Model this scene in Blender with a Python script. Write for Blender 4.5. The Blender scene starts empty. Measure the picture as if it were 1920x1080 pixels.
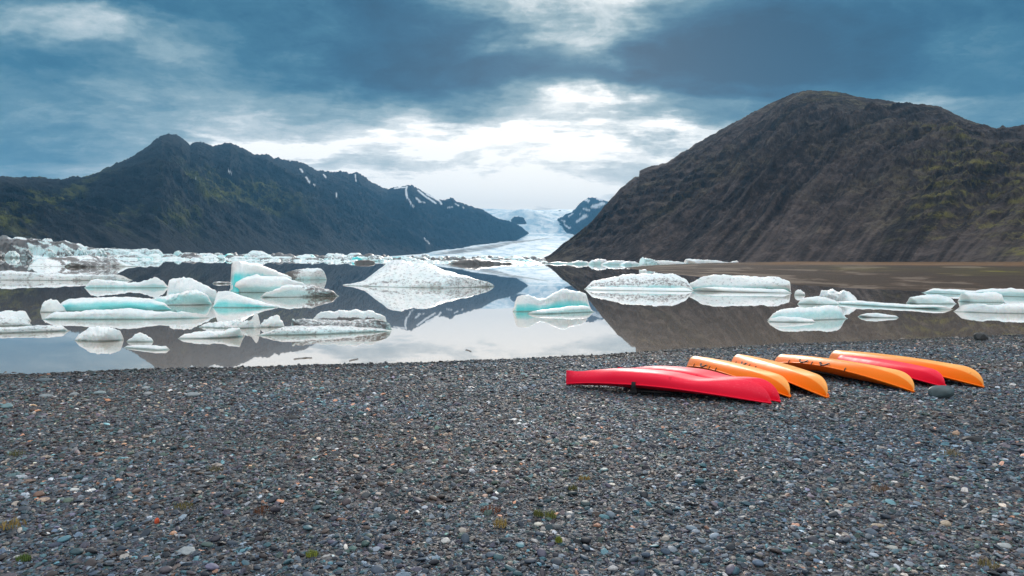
import bpy, bmesh, math, random
import numpy as np
from mathutils import Vector, Matrix

random.seed(7)
RNG = np.random.default_rng(11)
sc = bpy.context.scene
COL = sc.collection
R = math.radians

# ------------------------------------------------------------------ camera
F = 1280.0                      # focal length in photo pixels (24 mm on 36 mm)
CAM_H = 2.6                     # metres above the lake
PITCH, ROLL = R(2.44), R(0.69)
cd = bpy.data.cameras.new('camera'); cd.lens = 24; cd.sensor_width = 36
cd.clip_start = 0.1; cd.clip_end = 60000
cam = bpy.data.objects.new('camera', cd); COL.objects.link(cam)
ROT = Matrix.Rotation(R(90) - PITCH, 3, 'X') @ Matrix.Rotation(ROLL, 3, 'Z')
cam.matrix_world = Matrix.Translation((0, 0, CAM_H)) @ ROT.to_4x4()
sc.camera = cam
MR = np.array(ROT)

def ray(px, py):
    """world direction seen at photo pixel (px, py), horizontal length 1"""
    px = np.asarray(px, float); py = np.asarray(py, float)
    v = np.stack([(px - 960) / F, (540 - py) / F, -np.ones(np.broadcast(px, py).shape)], -1)
    d = v @ MR.T
    return d / np.hypot(d[..., 0], d[..., 1])[..., None]
def at_z(px, py, z=0.0):
    d = ray(px, py)
    t = (z - CAM_H) / d[..., 2]
    return np.stack([d[..., 0] * t, d[..., 1] * t, np.full(np.shape(t), z)], -1)
def at_dist(px, py, dist):
    d = ray(px, py)
    return d * np.asarray(dist, float)[..., None] + np.array([0, 0, CAM_H])

def near_far(d):
    """distances beyond 3.3 km are drawn in, which keeps the place compact"""
    d = np.asarray(d, float); return np.where(d > 3300, 3300 + (d - 3300) * .55, d)

# ------------------------------------------------------------------ light
SUN_DIR = ray(1110, 60); SUN_DIR = SUN_DIR / np.linalg.norm(SUN_DIR)
SUN_EL = math.asin(SUN_DIR[2]); SUN_AZ = math.atan2(SUN_DIR[0], SUN_DIR[1])
sd = bpy.data.lights.new('sun', 'SUN'); sd.energy = 1.5; sd.angle = R(11); sd.color = (1, .93, .84)
sun = bpy.data.objects.new('sun', sd); COL.objects.link(sun)
sun.rotation_euler = Vector(SUN_DIR).to_track_quat('Z', 'Y').to_euler()
sun.location = (60, 300, 200)
sc.view_settings.view_transform = 'Standard'
sc.view_settings.look = 'None'
sc.view_settings.gamma = 1
sc.view_settings.use_curve_mapping = False
sc.view_settings.exposure = 0.45
sc.cycles.use_denoising = True
sc.cycles.max_bounces = 6
sc.cycles.volume_bounces = 0
sc.cycles.diffuse_bounces = 3
sc.cycles.glossy_bounces = 3

# ------------------------------------------------------------------ node helpers
class NT:
    def __init__(s, tree):
        s.t = tree; s.n = tree.nodes; s.l = tree.links
    def put(s, sock, v):
        if isinstance(v, bpy.types.NodeSocket): s.l.new(v, sock)
        else: sock.default_value = v
    def node(s, typ, ins=None, out=0, **props):
        nd = s.n.new(typ)
        for k, v in props.items(): setattr(nd, k, v)
        for k, v in (ins or {}).items(): s.put(nd.inputs[k], v)
        return nd.outputs[out]
    def math(s, op, a, b=0.0, c=0.0, clamp=False):
        nd = s.n.new('ShaderNodeMath'); nd.operation = op; nd.use_clamp = clamp
        for i, v in enumerate((a, b, c)):
            s.put(nd.inputs[i], v)
        return nd.outputs[0]
    def vec(s, op, a, b=(0, 0, 0), out=0):
        nd = s.n.new('ShaderNodeVectorMath'); nd.operation = op
        s.put(nd.inputs[0], a); s.put(nd.inputs[1], b)
        return nd.outputs[out]
    def mix(s, f, a, b, blend='MIX'):
        nd = s.n.new('ShaderNodeMix'); nd.data_type = 'RGBA'; nd.blend_type = blend
        s.put(nd.inputs[0], f)
        for i, v in ((6, a), (7, b)):
            if isinstance(v, tuple) and len(v) == 3: v = v + (1,)
            s.put(nd.inputs[i], v)
        return nd.outputs[2]
    def noise(s, v, scale, detail=4, rough=.55, dist=0.0, out=0):
        return s.node('ShaderNodeTexNoise', {'Vector': v, 'Scale': scale, 'Detail': detail, 'Roughness': rough, 'Distortion': dist}, out=out)
    def ramp(s, f, stops, interp='LINEAR'):
        nd = s.n.new('ShaderNodeValToRGB'); cr = nd.color_ramp; cr.interpolation = interp
        while len(cr.elements) < len(stops): cr.elements.new(.5)
        for e, (p, c) in zip(cr.elements, stops):
            e.position = p; e.color = (c, c, c, 1) if isinstance(c, (int, float)) else tuple(c) + (1,)
        s.put(nd.inputs[0], f)
        return nd.outputs[0]
    def maprange(s, v, a, b, c=0.0, d=1.0, smooth=False):
        nd = s.n.new('ShaderNodeMapRange'); nd.clamp = True
        if smooth: nd.interpolation_type = 'SMOOTHSTEP'
        for i, x in enumerate((v, a, b, c, d)): s.put(nd.inputs[i], x)
        return nd.outputs[0]
    def attr(s, name, typ='GEOMETRY', out=2):
        nd = s.n.new('ShaderNodeAttribute'); nd.attribute_name = name; nd.attribute_type = typ
        return nd.outputs[out]

def material(name):
    m = bpy.data.materials.new(name); m.use_nodes = True
    t = NT(m.node_tree)
    bs = m.node_tree.nodes['Principled BSDF']
    return m, t, bs

def bump(t, bs, h, strength=.5, dist=.1, normal=None):
    nd = t.n.new('ShaderNodeBump'); nd.inputs['Strength'].default_value = strength
    nd.inputs['Distance'].default_value = dist
    t.put(nd.inputs['Height'], h)
    if normal is not None: t.put(nd.inputs['Normal'], normal)
    t.l.new(nd.outputs[0], bs.inputs['Normal'])
    return nd.outputs[0]

# ------------------------------------------------------------------ sky
def build_world():
    w = bpy.data.worlds.new('World'); sc.world = w; w.use_nodes = True
    t = NT(w.node_tree)
    bg = w.node_tree.nodes['Background']
    sky = t.node('ShaderNodeTexSky', sky_type='NISHITA', sun_disc=False, sun_elevation=SUN_EL, sun_rotation=SUN_AZ)
    d = t.node('ShaderNodeTexCoord', out=0)           # direction
    sep = t.n.new('ShaderNodeSeparateXYZ'); t.l.new(d, sep.inputs[0])
    x, y, z = sep.outputs
    az = t.math('ARCTAN2', x, y)
    el = t.math('ARCSINE', z)
    comb = t.n.new('ShaderNodeCombineXYZ'); t.l.new(az, comb.inputs[0]); t.l.new(el, comb.inputs[1])
    ae = comb.outputs[0]
    # cloud deck coordinates: the direction meets a flat layer overhead
    zz = t.math('ADD', t.math('MAXIMUM', z, 0.0), 0.13)
    cx = t.math('DIVIDE', x, zz); cy = t.math('DIVIDE', y, zz)
    c2 = t.n.new('ShaderNodeCombineXYZ'); t.l.new(cx, c2.inputs[0]); t.l.new(cy, c2.inputs[1])
    deck = c2.outputs[0]
    streak = t.vec('MULTIPLY', deck, (0.75, 1.15, 1))
    wn = t.noise(streak, 1.1, 5, .6, 0.3, out=1)
    warp = t.vec('MULTIPLY', t.vec('SUBTRACT', wn, (.5, .5, .5)), (.34, .16, 0))
    wn2 = t.noise(streak, 4.5, 4, .6, 0.0, out=1)
    warp = t.vec('ADD', warp, t.vec('MULTIPLY', t.vec('SUBTRACT', wn2, (.5, .5, .5)), (.10, .05, 0)))
    fine = t.vec('MULTIPLY', ae, (6.5, 12.0, 1))
    wn3 = t.noise(fine, 1.3, 7, .6, 0.2, out=1)
    warp = t.vec('ADD', warp, t.vec('MULTIPLY', t.vec('SUBTRACT', wn3, (.5, .5, .5)), (.14, .06, 0)))
    p = t.vec('ADD', ae, warp)
    blobs = [  # px, py, sx, sy (px), amplitude: the light breaks and dark banks of the cloud deck
        (1105, 193, 62, 27, .62), (1075, 235, 150, 40, .16), (1010, 235, 240, 40, .06),
        (830, 278, 330, 12, .26), (1060, 268, 200, 14, .16), (440, 258, 110, 12, .22), (470, 215, 260, 30, .05), (700, 312, 300, 12, -.05),
        (1010, 395, 400, 58, .42), (985, 348, 470, 44, .38), (250, 330, 560, 60, .15), (760, 250, 260, 22, .10), (620, 240, 300, 55, .16), (1330, 275, 220, 22, .12),
        (975, 14, 100, 30, .55), (1150, 34, 50, 44, .42), (1085, 62, 60, 20, .2), (1240, 5, 55, 30, .2), (1085, 105, 60, 22, .16),
        (235, 22, 55, 14, .38), (235, 62, 100, 14, .26), (140, 42, 45, 25, .15),
        (450, 120, 240, 40, .12), (400, 200, 300, 40, .08),
        (1770, 172, 45, 13, .30), (1840, 190, 150, 18, .12), (1895, 80, 70, 35, .12), (1330, 205, 110, 14, .14),
        (30, 100, 160, 130, -.12), (700, 105, 120, 40, -.20), (960, 100, 200, 34, -.20), (930, 160, 260, 28, -.14), (760, 30, 160, 40, -.10),
        (1310, 80, 140, 50, -.26), (1600, 60, 280, 50, -.18), (1390, 150, 170, 34, -.14), (1560, 130, 300, 26, -.06), (1250, 230, 150, 14, -.10),
        (60, 250, 220, 60, -.05), (560, 30, 240, 60, -.05),
    ]
    lum = 0.375
    for (px, py, sx, sy, a) in blobs:
        dv = ray(px, py); ln = np.linalg.norm(dv)
        ca = math.atan2(dv[0], dv[1]); ce = math.asin(dv[2] / ln)
        q = t.vec('MULTIPLY', t.vec('SUBTRACT', p, (ca, ce, 0)), (F / sx * .72, F / sy * .72, 0))
        r2 = t.vec('DOT_PRODUCT', q, q, out=1)
        g = t.math('EXPONENT', t.math('MULTIPLY', r2, -1.0))
        lum = t.math('MULTIPLY_ADD', g, a, lum)
    n1 = t.noise(streak, .8, 6, .55, .4)
    n2 = t.noise(t.vec('MULTIPLY', deck, (1.4, 2.2, 1)), 2.2, 8, .66, .5)
    lum = t.math('MULTIPLY_ADD', t.math('SUBTRACT', n1, .5), .30, lum)
    lum = t.math('MULTIPLY_ADD', t.math('SUBTRACT', n2, .5), .20, lum)
    n4 = t.noise(fine, 1.0, 9, .62, .25)
    lum = t.math('MULTIPLY_ADD', t.math('SUBTRACT', n4, .5), .70, lum)
    n5 = t.noise(t.vec('MULTIPLY', p, (19, 34, 1)), 1.0, 8, .65, .6)
    lum = t.math('MULTIPLY_ADD', t.math('SUBTRACT', n5, .5), .32, lum)
    # unseen sky overhead and behind made brighter, to light ice and gravel
    up = t.maprange(z, .42, .80, 0, .34, smooth=True)
    back = t.maprange(y, .25, -.5, 0, .27, smooth=True)
    lum = t.math('ADD', lum, t.math('MAXIMUM', up, back))
    cloud = t.ramp(lum, [(0.0, (.008, .052, .105)), (.16, (.014, .082, .155)), (.32, (.034, .128, .205)), (.48, (.105, .210, .275)),
                         (.64, (.24, .34, .385)), (.80, (.50, .56, .58)), (.95, (.88, .88, .86)), (1.0, (1.05, 1.02, .97))])
    # further brightening added to the sky out of view; clear sky mixed in last
    gain = t.math('MAXIMUM', t.maprange(z, .34, .75, 1.0, 2.4, smooth=True), t.maprange(y, .1, -.6, 1.0, 2.0, smooth=True))
    grey = t.node('ShaderNodeRGBToBW', {0: cloud})
    cloud = t.mix(t.maprange(gain, 1.0, 2.2, 0, .8, smooth=True), cloud, t.vec('MULTIPLY', t.node('ShaderNodeCombineXYZ', {0: grey, 1: grey, 2: grey}), (1.30, 1.27, 1.25)))
    cloud = t.vec('MULTIPLY', cloud, t.node('ShaderNodeCombineXYZ', {0: gain, 1: gain, 2: gain}))
    thin = t.mix(.975, t.vec('MULTIPLY', sky, (.10, .10, .10)), cloud)
    # below the horizon: the lake and land seen from afar
    low = t.maprange(z, -.02, 0.0, 0, 1)
    fin = t.mix(low, (.10, .12, .14), thin)
    t.l.new(t.vec('MULTIPLY', fin, (10, 10, 10)), bg.inputs[0])
    bg.inputs[1].default_value = 0.1
    w.cycles.sampling_method = 'MANUAL'; w.cycles.sample_map_resolution = 512
build_world()

# ------------------------------------------------------------------ numpy noise
def _h(ix, iy, iz, seed):
    n = (ix.astype(np.int64) * 374761393 + iy.astype(np.int64) * 668265263 + iz.astype(np.int64) * 2147483647 + seed * 1274126177) & 0xffffffff
    n = ((n ^ (n >> 13)) * 1274126177) & 0xffffffff
    n = ((n ^ (n >> 16)) * 2246822519) & 0xffffffff
    return ((n ^ (n >> 15)) & 0xffffff) / float(0xffffff)
def vnoise(x, y, z=None, seed=0):
    x, y = np.broadcast_arrays(np.asarray(x, float), np.asarray(y, float))
    z = np.zeros_like(x) if z is None else np.broadcast_to(np.asarray(z, float), x.shape)
    ix, iy, iz = np.floor(x), np.floor(y), np.floor(z)
    fx, fy, fz = x - ix, y - iy, z - iz
    ux, uy, uz = [f * f * f * (f * (f * 6 - 15) + 10) for f in (fx, fy, fz)]
    r = 0
    for a in (0, 1):
        wx = ux if a else 1 - ux
        for b in (0, 1):
            wy = uy if b else 1 - uy
            for c in (0, 1):
                wz = uz if c else 1 - uz
                r = r + wx * wy * wz * _h(ix + a, iy + b, iz + c, seed)
    return r * 2 - 1
def fbm(x, y, z=None, o=5, seed=0, gain=.5, ridged=False):
    s = 0; a = 1.0; tot = 0; f = 1.0
    c, sn = math.cos(.6), math.sin(.6)
    x = np.asarray(x, float); y = np.asarray(y, float)
    for k in range(o):
        n = vnoise(x * f, y * f, None if z is None else z * f, seed + k * 17)
        if ridged: n = 1 - 2 * np.abs(n)
        s = s + a * n; tot += a; a *= gain; f *= 2.03
        x, y = x * c - y * sn, x * sn + y * c
    return s / tot
def smooth(a, b, x):
    t = np.clip((np.asarray(x, float) - a) / (b - a), 0, 1); return t * t * (3 - 2 * t)

# ------------------------------------------------------------------ mesh helpers
def link(name, me, mat=None, parent=None, loc=None):
    o = bpy.data.objects.new(name, me); COL.objects.link(o)
    if mat is not None and me is not None and not me.materials: me.materials.append(mat)
    if parent is not None: o.parent = parent
    if loc is not None: o.location = loc
    return o
def tag(o, label=None, cat=None, group=None, kind=None):
    for k, v in (('label', label), ('category', cat), ('group', group), ('kind', kind)):
        if v: o[k] = v
    return o
def np_mesh(name, verts, faces, smooth_=True, attrs=None):
    me = bpy.data.meshes.new(name)
    verts = np.ascontiguousarray(verts, np.float32).reshape(-1, 3); faces = np.ascontiguousarray(faces, np.int32)
    n = faces.shape[1]
    me.vertices.add(len(verts)); me.vertices.foreach_set('co', verts.ravel())
    me.loops.add(faces.size); me.loops.foreach_set('vertex_index', faces.ravel())
    me.polygons.add(len(faces)); me.polygons.foreach_set('loop_start', np.arange(0, faces.size, n, dtype=np.int32))
    me.polygons.foreach_set('loop_total', np.full(len(faces), n, np.int32))
    me.polygons.foreach_set('use_smooth', np.full(len(faces), smooth_, bool))
    me.update(calc_edges=True)
    for k, a in (attrs or {}).items():
        a = np.asarray(a, np.float32)
        if a.ndim == 2:
            at = me.attributes.new(k, 'FLOAT_COLOR', 'POINT')
            at.data.foreach_set('color', np.concatenate([a, np.ones((len(a), 1), np.float32)], 1).ravel())
        else:
            at = me.attributes.new(k, 'FLOAT', 'POINT'); at.data.foreach_set('value', a.ravel())
    return me
def grid_faces(nu, nv, wrap=False):
    i, j = np.meshgrid(np.arange(nu - 1), np.arange(nv if wrap else nv - 1), indexing='ij')
    a = i * nv + j; b = (i + 1) * nv + j; j2 = (j + 1) % nv
    return np.stack([a, b, (i + 1) * nv + j2, i * nv + j2], -1).reshape(-1, 4)
def grid_mesh(name, P, **kw):
    nu, nv = P.shape[:2]
    at = {k: (v.reshape(-1, 3) if v.ndim == 3 else v.ravel()) for k, v in (kw.pop('attrs', None) or {}).items()}
    return np_mesh(name, P.reshape(-1, 3), grid_faces(nu, nv), attrs=at, **kw)

# ------------------------------------------------------------------ the beach's shape
_sh = [(-400, 712), (0, 703), (160, 697), (350, 691), (500, 688), (700, 683), (850, 679), (1000, 672), (1100, 667), (1190, 662),
       (1300, 655), (1500, 645), (1700, 637), (1920, 628), (2300, 613)]
_shp = np.array([at_z(a, b)[:2] for a, b in _sh])
_shp = np.vstack([[-60, _shp[0, 1] - 6], _shp, [90, _shp[-1, 1] + 40]])
def shore_y(x): return np.interp(x, _shp[:, 0], _shp[:, 1]) + .22 * fbm(np.asarray(x) * .8, 0 * np.asarray(x) + 3.3, o=4, seed=5)
def beach_z(x, y):
    dd = shore_y(x) - y
    z = .056 * dd
    z = np.where(dd > 16, .896 + .02 * (dd - 16), z)
    z = z + .035 * fbm(x * .35, y * .35, o=3, seed=9) * smooth(0, 4, dd) + .012 * fbm(x * 2.2, y * 2.2, o=3, seed=2) * smooth(-.6, .6, dd)
    z = z + .03 * np.exp(-((dd - 2.4) / .5) ** 2) + .02 * np.exp(-((dd - 5.2) / .6) ** 2)
    return np.minimum(z, 1.5 + 0 * z)
def on_beach(px, py):
    d = ray(px, py); t = 3.0
    lo, hi = 1.0, 60.0
    for _ in range(40):
        m = (lo + hi) / 2
        if CAM_H + d[2] * m > float(beach_z(np.array(d[0] * m), np.array(d[1] * m))): lo = m
        else: hi = m
    return np.array([d[0] * lo, d[1] * lo, float(beach_z(np.array(d[0] * lo), np.array(d[1] * lo)))])

# ------------------------------------------------------------------ materials
def mat_gravel():
    m, t, bs = material('gravel_ground')
    g = t.node('ShaderNodeNewGeometry', out=0)
    warp = t.vec('MULTIPLY', g, (1, 1.0, 1))
    vn = t.n.new('ShaderNodeTexVoronoi'); vn.inputs['Scale'].default_value = 26; t.l.new(warp, vn.inputs['Vector'])
    sepc = t.n.new('ShaderNodeSeparateColor'); t.l.new(vn.outputs['Color'], sepc.inputs[0])
    c = t.ramp(sepc.outputs[0], [(0, (.030, .034, .040)), (.3, (.055, .062, .072)), (.6, (.085, .085, .095)), (.85, (.13, .12, .12)), (1, (.26, .24, .22))])
    big = t.noise(g, .45, 5, .6)
    c = t.mix(t.maprange(big, .4, .62, 0, .45), c, (.045, .05, .06))
    sep = t.n.new('ShaderNodeSeparateXYZ'); t.l.new(g, sep.inputs[0])
    wet = t.maprange(sep.outputs[2], .015, .06, 1, 0)
    c = t.mix(t.math('MULTIPLY', wet, .6), c, (.018, .017, .018))
    t.l.new(c, bs.inputs['Base Color'])
    bs.inputs['Roughness'].default_value = .75
    h = t.maprange(vn.outputs[0], 0, .7, 1, 0)
    bump(t, bs, h, .9, .02)
    return m
def pebble_nodes(t, bs, colour, rnd):
    tc = t.node('ShaderNodeTexCoord', out=3)
    n = t.noise(tc, 4.0, 5, .6)
    v = t.maprange(n, .3, .7, .72, 1.25)
    c = t.vec('MULTIPLY', colour, t.node('ShaderNodeCombineXYZ', {0: v, 1: v, 2: v}))
    t.l.new(c, bs.inputs['Base Color'])
    t.l.new(t.maprange(rnd, 0, 1, .45, .8), bs.inputs['Roughness'])
    bump(t, bs, t.noise(tc, 9, 3, .6), .25, .01)
def mat_pebble_instance():
    m, t, bs = material('pebble_mixed')
    pebble_nodes(t, bs, t.attr('pcol', 'INSTANCER', 0), t.node('ShaderNodeObjectInfo', out=5))
    return m
def mat_pebble_object():
    m, t, bs = material('pebble_single')
    oi = t.n.new('ShaderNodeObjectInfo')
    pebble_nodes(t, bs, oi.outputs['Color'], oi.outputs['Random'])
    return m
def mat_water():
    m, t, bs = material('glacial_water')
    g = t.node('ShaderNodeNewGeometry', out=0)
    n = t.noise(t.vec('MULTIPLY', g, (.05, .02, 1)), 1.0, 4, .55)
    c = t.mix(n, (.31, .240, .175), (.38, .30, .235))
    t.l.new(c, bs.inputs['Base Color'])
    bs.inputs['Roughness'].default_value = .012
    bs.inputs['IOR'].default_value = 1.45
    bs.inputs['Coat Weight'].default_value = 0.9; bs.inputs['Coat Roughness'].default_value = .012; bs.inputs['Coat IOR'].default_value = 1.4
    h = t.noise(t.vec('MULTIPLY', g, (1.1, .35, 1)), .9, 3, .5)
    h2 = t.noise(t.vec('MULTIPLY', g, (.08, .03, 1)), 1., 2, .5)
    bump(t, bs, t.math('ADD', h, t.math('MULTIPLY', h2, 5)), .25, .006)
    return m
def mat_ice():
    """turq, dirt and base colour come from the berg's own vertex data; the rest is grain"""
    m, t, bs = material('glacier_ice')
    g = t.node('ShaderNodeNewGeometry', out=0)
    turq = t.attr('turq'); dirt = t.attr('dirt'); fine = t.attr('fine')
    oc = t.vec('MULTIPLY', g, t.node('ShaderNodeCombineXYZ', {0: fine, 1: fine, 2: t.math('MULTIPLY', fine, 1.7)}))
    n1 = t.noise(oc, 1.0, 8, .68)
    n2 = t.noise(oc, .22, 5, .6)
    n3 = t.noise(oc, 3.5, 4, .7)
    white = t.mix(t.maprange(n2, .38, .66), (.88, .895, .90), (.74, .81, .84))
    white = t.mix(t.maprange(n1, .50, .70, 0, .55), white, (.60, .66, .69))
    c = t.mix(t.math('MULTIPLY', turq, t.maprange(n2, .25, .6, .82, 1.0)), white, (.06, .64, .66))
    # dirt: speckle whose cover grows with the attribute
    th = t.math('SUBTRACT', 1.0, t.math('MULTIPLY', t.math('ADD', dirt, .05), .85))
    sp = t.math('ADD', t.math('MULTIPLY', n1, .7), t.math('MULTIPLY', n3, .3))
    sp = t.maprange(t.math('SUBTRACT', sp, t.maprange(th, 0, 1, .22, .72)), -.03, .07, 0, 1)
    dc = t.mix(t.maprange(dirt, .35, .8), (.26, .25, .26), t.mix(n1, (.045, .042, .045), (.15, .13, .12)))
    c = t.mix(t.math('MULTIPLY', sp, .9), c, dc)
    sepz = t.n.new('ShaderNodeSeparateXYZ'); t.l.new(g, sepz.inputs[0])
    lap = t.maprange(t.math('MULTIPLY_ADD', n1, .04, sepz.outputs[2]), .035, .075, .75, 0)
    c = t.mix(lap, c, (.16, .26, .25))
    t.l.new(c, bs.inputs['Base Color'])
    bs.inputs['Roughness'].default_value = .42
    bs.inputs['IOR'].default_value = 1.31
    bs.inputs['Subsurface Weight'].default_value = .35; bs.inputs['Subsurface Radius'].default_value = (.25, .6, .7); bs.inputs['Subsurface Scale'].default_value = .6
    bump(t, bs, t.math('ADD', n1, t.math('MULTIPLY', n3, .4)), .40, .12)
    return m
def mat_rock_slope(name, dark, mid, light, moss, moss_amt, scale, streak=(1, 1, 1)):
    m, t, bs = material(name)
    g = t.node('ShaderNodeNewGeometry', out=0)
    nrm = t.node('ShaderNodeNewGeometry', out=1)
    sepn = t.n.new('ShaderNodeSeparateXYZ'); t.l.new(nrm, sepn.inputs[0])
    q = t.vec('MULTIPLY', g, streak)
    n1 = t.noise(q, scale, 8, .66, .3); n2 = t.noise(q, scale * .18, 5, .6); n3 = t.noise(g, scale * 5, 5, .7)
    c = t.ramp(t.math('ADD', t.math('MULTIPLY', n1, .65), t.math('MULTIPLY', n3, .35)), [(.30, dark), (.50, mid), (.68, light)])
    scr = t.attr('scree')
    c = t.mix(t.maprange(scr, .50, .18, 0, .75), c, dark)
    c = t.mix(t.maprange(scr, .58, .85, 0, .38), c, light)
    mm = t.attr('moss')
    k = t.math('MULTIPLY', mm, t.maprange(t.math('ADD', t.math('MULTIPLY', n1, .6), t.math('MULTIPLY', n3, .4)), .47, .60, 0, moss_amt))
    c = t.mix(k, c, moss)
    fine_rock = t.maprange(n3, .60, .72, 0, .35)
    c = t.mix(fine_rock, c, light)
    snow = t.attr('snow')
    c = t.mix(snow, c, (.80, .84, .88))
    t.l.new(c, bs.inputs['Base Color'])
    bs.inputs['Roughness'].default_value = .95
    bs.inputs['Specular IOR Level'].default_value = .15
    bump(t, bs, t.math('ADD', n1, t.math('MULTIPLY', n3, .5)), 1.0, 1.0 / scale * .32)
    return m
def mat_glacier():
    m, t, bs = material('glacier_tongue_ice')
    g = t.node('ShaderNodeNewGeometry', out=0)
    dk = t.attr('dirt')
    n1 = t.noise(t.vec('MULTIPLY', g, (.013, .0045, .02)), 1.0, 8, .68, .6)
    n2 = t.noise(t.vec('MULTIPLY', g, (.0022, .0011, .003)), 1.0, 5, .6)
    c = t.mix(t.maprange(n1, .40, .58), (.22, .42, .56), (.80, .87, .90))
    c = t.mix(t.maprange(n2, .42, .62, 0, .5), c, (.62, .74, .80))
    dd = t.math('MULTIPLY', dk, t.maprange(n1, .38, .62, 1.15, .45), clamp=True)
    c = t.mix(dd, c, (.045, .055, .065))
    t.l.new(c, bs.inputs['Base Color']); bs.inputs['Roughness'].default_value = .7
    bump(t, bs, n1, .8, 14)
    return m
def mat_mud():
    m, t, bs = material('mudflat_sediment')
    g = t.node('ShaderNodeNewGeometry', out=0)
    n = t.noise(t.vec('MULTIPLY', g, (.035, .16, 1)), 1.0, 7, .65)
    n2 = t.noise(g, 1.2, 5, .7)
    c = t.ramp(t.math('ADD', t.math('MULTIPLY', n, .75), t.math('MULTIPLY', n2, .25)), [(.32, (.028, .019, .014)), (.5, (.058, .039, .028)), (.66, (.11, .080, .062))])
    mo = t.attr('moss')
    c = t.mix(t.math('MULTIPLY', mo, t.maprange(n, .40, .56, .15, 1)), c, (.13, .12, .018))
    bd = t.attr('band')
    c = t.mix(t.maprange(bd, .40, .70, 0, .8), c, (.040, .029, .023))
    c = t.mix(t.maprange(bd, .35, .1, 0, .6), c, (.17, .135, .11))
    ds = t.attr('rust')
    c = t.mix(t.math('MULTIPLY', ds, t.maprange(n, .35, .6, .3, .9)), c, (.16, .085, .035))
    t.l.new(c, bs.inputs['Base Color']); bs.inputs['Roughness'].default_value = .9; bs.inputs['Specular IOR Level'].default_value = .08
    bump(t, bs, t.math('ADD', n, n2), .8, .25)
    return m
def mat_plastic(name, col, skylit_fade, rough=.38):
    m, t, bs = material(name)
    tc = t.node('ShaderNodeTexCoord', out=3)
    nrm = t.node('ShaderNodeNewGeometry', out=1)
    n = t.noise(tc, 2.2, 5, .6); n2 = t.noise(t.vec('MULTIPLY', tc, (3, 40, 40)), 1.5, 4, .7)
    skylit_wear = t.attr('skylit_wear')
    k = t.math('MULTIPLY', skylit_wear, t.maprange(n, .2, .75, .55, 1.0))
    c = t.mix(t.math('MULTIPLY', k, .8), col, skylit_fade)  # paler tone of the sky-lit hull bottom painted in, with some fading
    scr = t.math('MULTIPLY', t.maprange(n2, .56, .68, 0, .45), skylit_wear)
    c = t.mix(scr, c, tuple(min(1, a * 1.1 + .12) for a in skylit_fade))
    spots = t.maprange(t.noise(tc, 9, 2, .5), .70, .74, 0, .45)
    c = t.mix(t.math('MULTIPLY', spots, skylit_wear), c, tuple(a * .55 for a in col))
    low = t.node('ShaderNodeNewGeometry', out=0)
    t.l.new(c, bs.inputs['Base Color'])
    t.l.new(t.maprange(n, .3, .7, rough - .04, rough + .16), bs.inputs['Roughness']); bs.inputs['Specular IOR Level'].default_value = .24
    bump(t, bs, n, .06, .02)
    return m
def mat_simple(name, col, rough=.6, spec=.5):
    m, t, bs = material(name)
    tc = t.node('ShaderNodeTexCoord', out=3)
    n = t.noise(tc, 6, 4, .6)
    t.l.new(t.mix(n, tuple(a * .7 for a in col), tuple(min(1, a * 1.3) for a in col)), bs.inputs['Base Color'])
    bs.inputs['Roughness'].default_value = rough
    bump(t, bs, n, .3, .02)
    return m

# ------------------------------------------------------------------ ground, lake bed, water
def build_ground():
    # one sheet: the beach, running under the lake and out to the horizon as lake bed
    xs = np.concatenate([-np.geomspace(7000, 34, 26), np.arange(-32, 46, .2), np.geomspace(48, 7000, 26)])
    ys = np.concatenate([-np.geomspace(300, 9, 12), np.arange(-7, 33, .2), np.geomspace(35, 8300, 40)])
    X, Y = np.meshgrid(xs, ys, indexing='ij')
    Z = np.maximum(beach_z(X, Y), -3.0)
    o = link('beach', grid_mesh('beach', np.stack([X, Y, Z], -1)), mat_gravel())
    tag(o, 'dark shingle beach of mixed grey pebbles sloping down to the lake', kind='structure')
    # lake
    xs = np.concatenate([-np.geomspace(7000, 30, 20), np.linspace(-25, 45, 30), np.geomspace(50, 7000, 20)])
    ys = np.concatenate([[5.], np.linspace(10, 40, 20), np.geomspace(45, 8300, 30)])
    X, Y = np.meshgrid(xs, ys, indexing='ij')
    w = link('lake_water', grid_mesh('lake_water', np.stack([X, Y, 0 * X], -1)), mat_water())
    tag(w, 'still brown glacial lake mirroring mountains and pale sky', kind='structure')
    return o
BEACH = build_ground()

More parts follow.
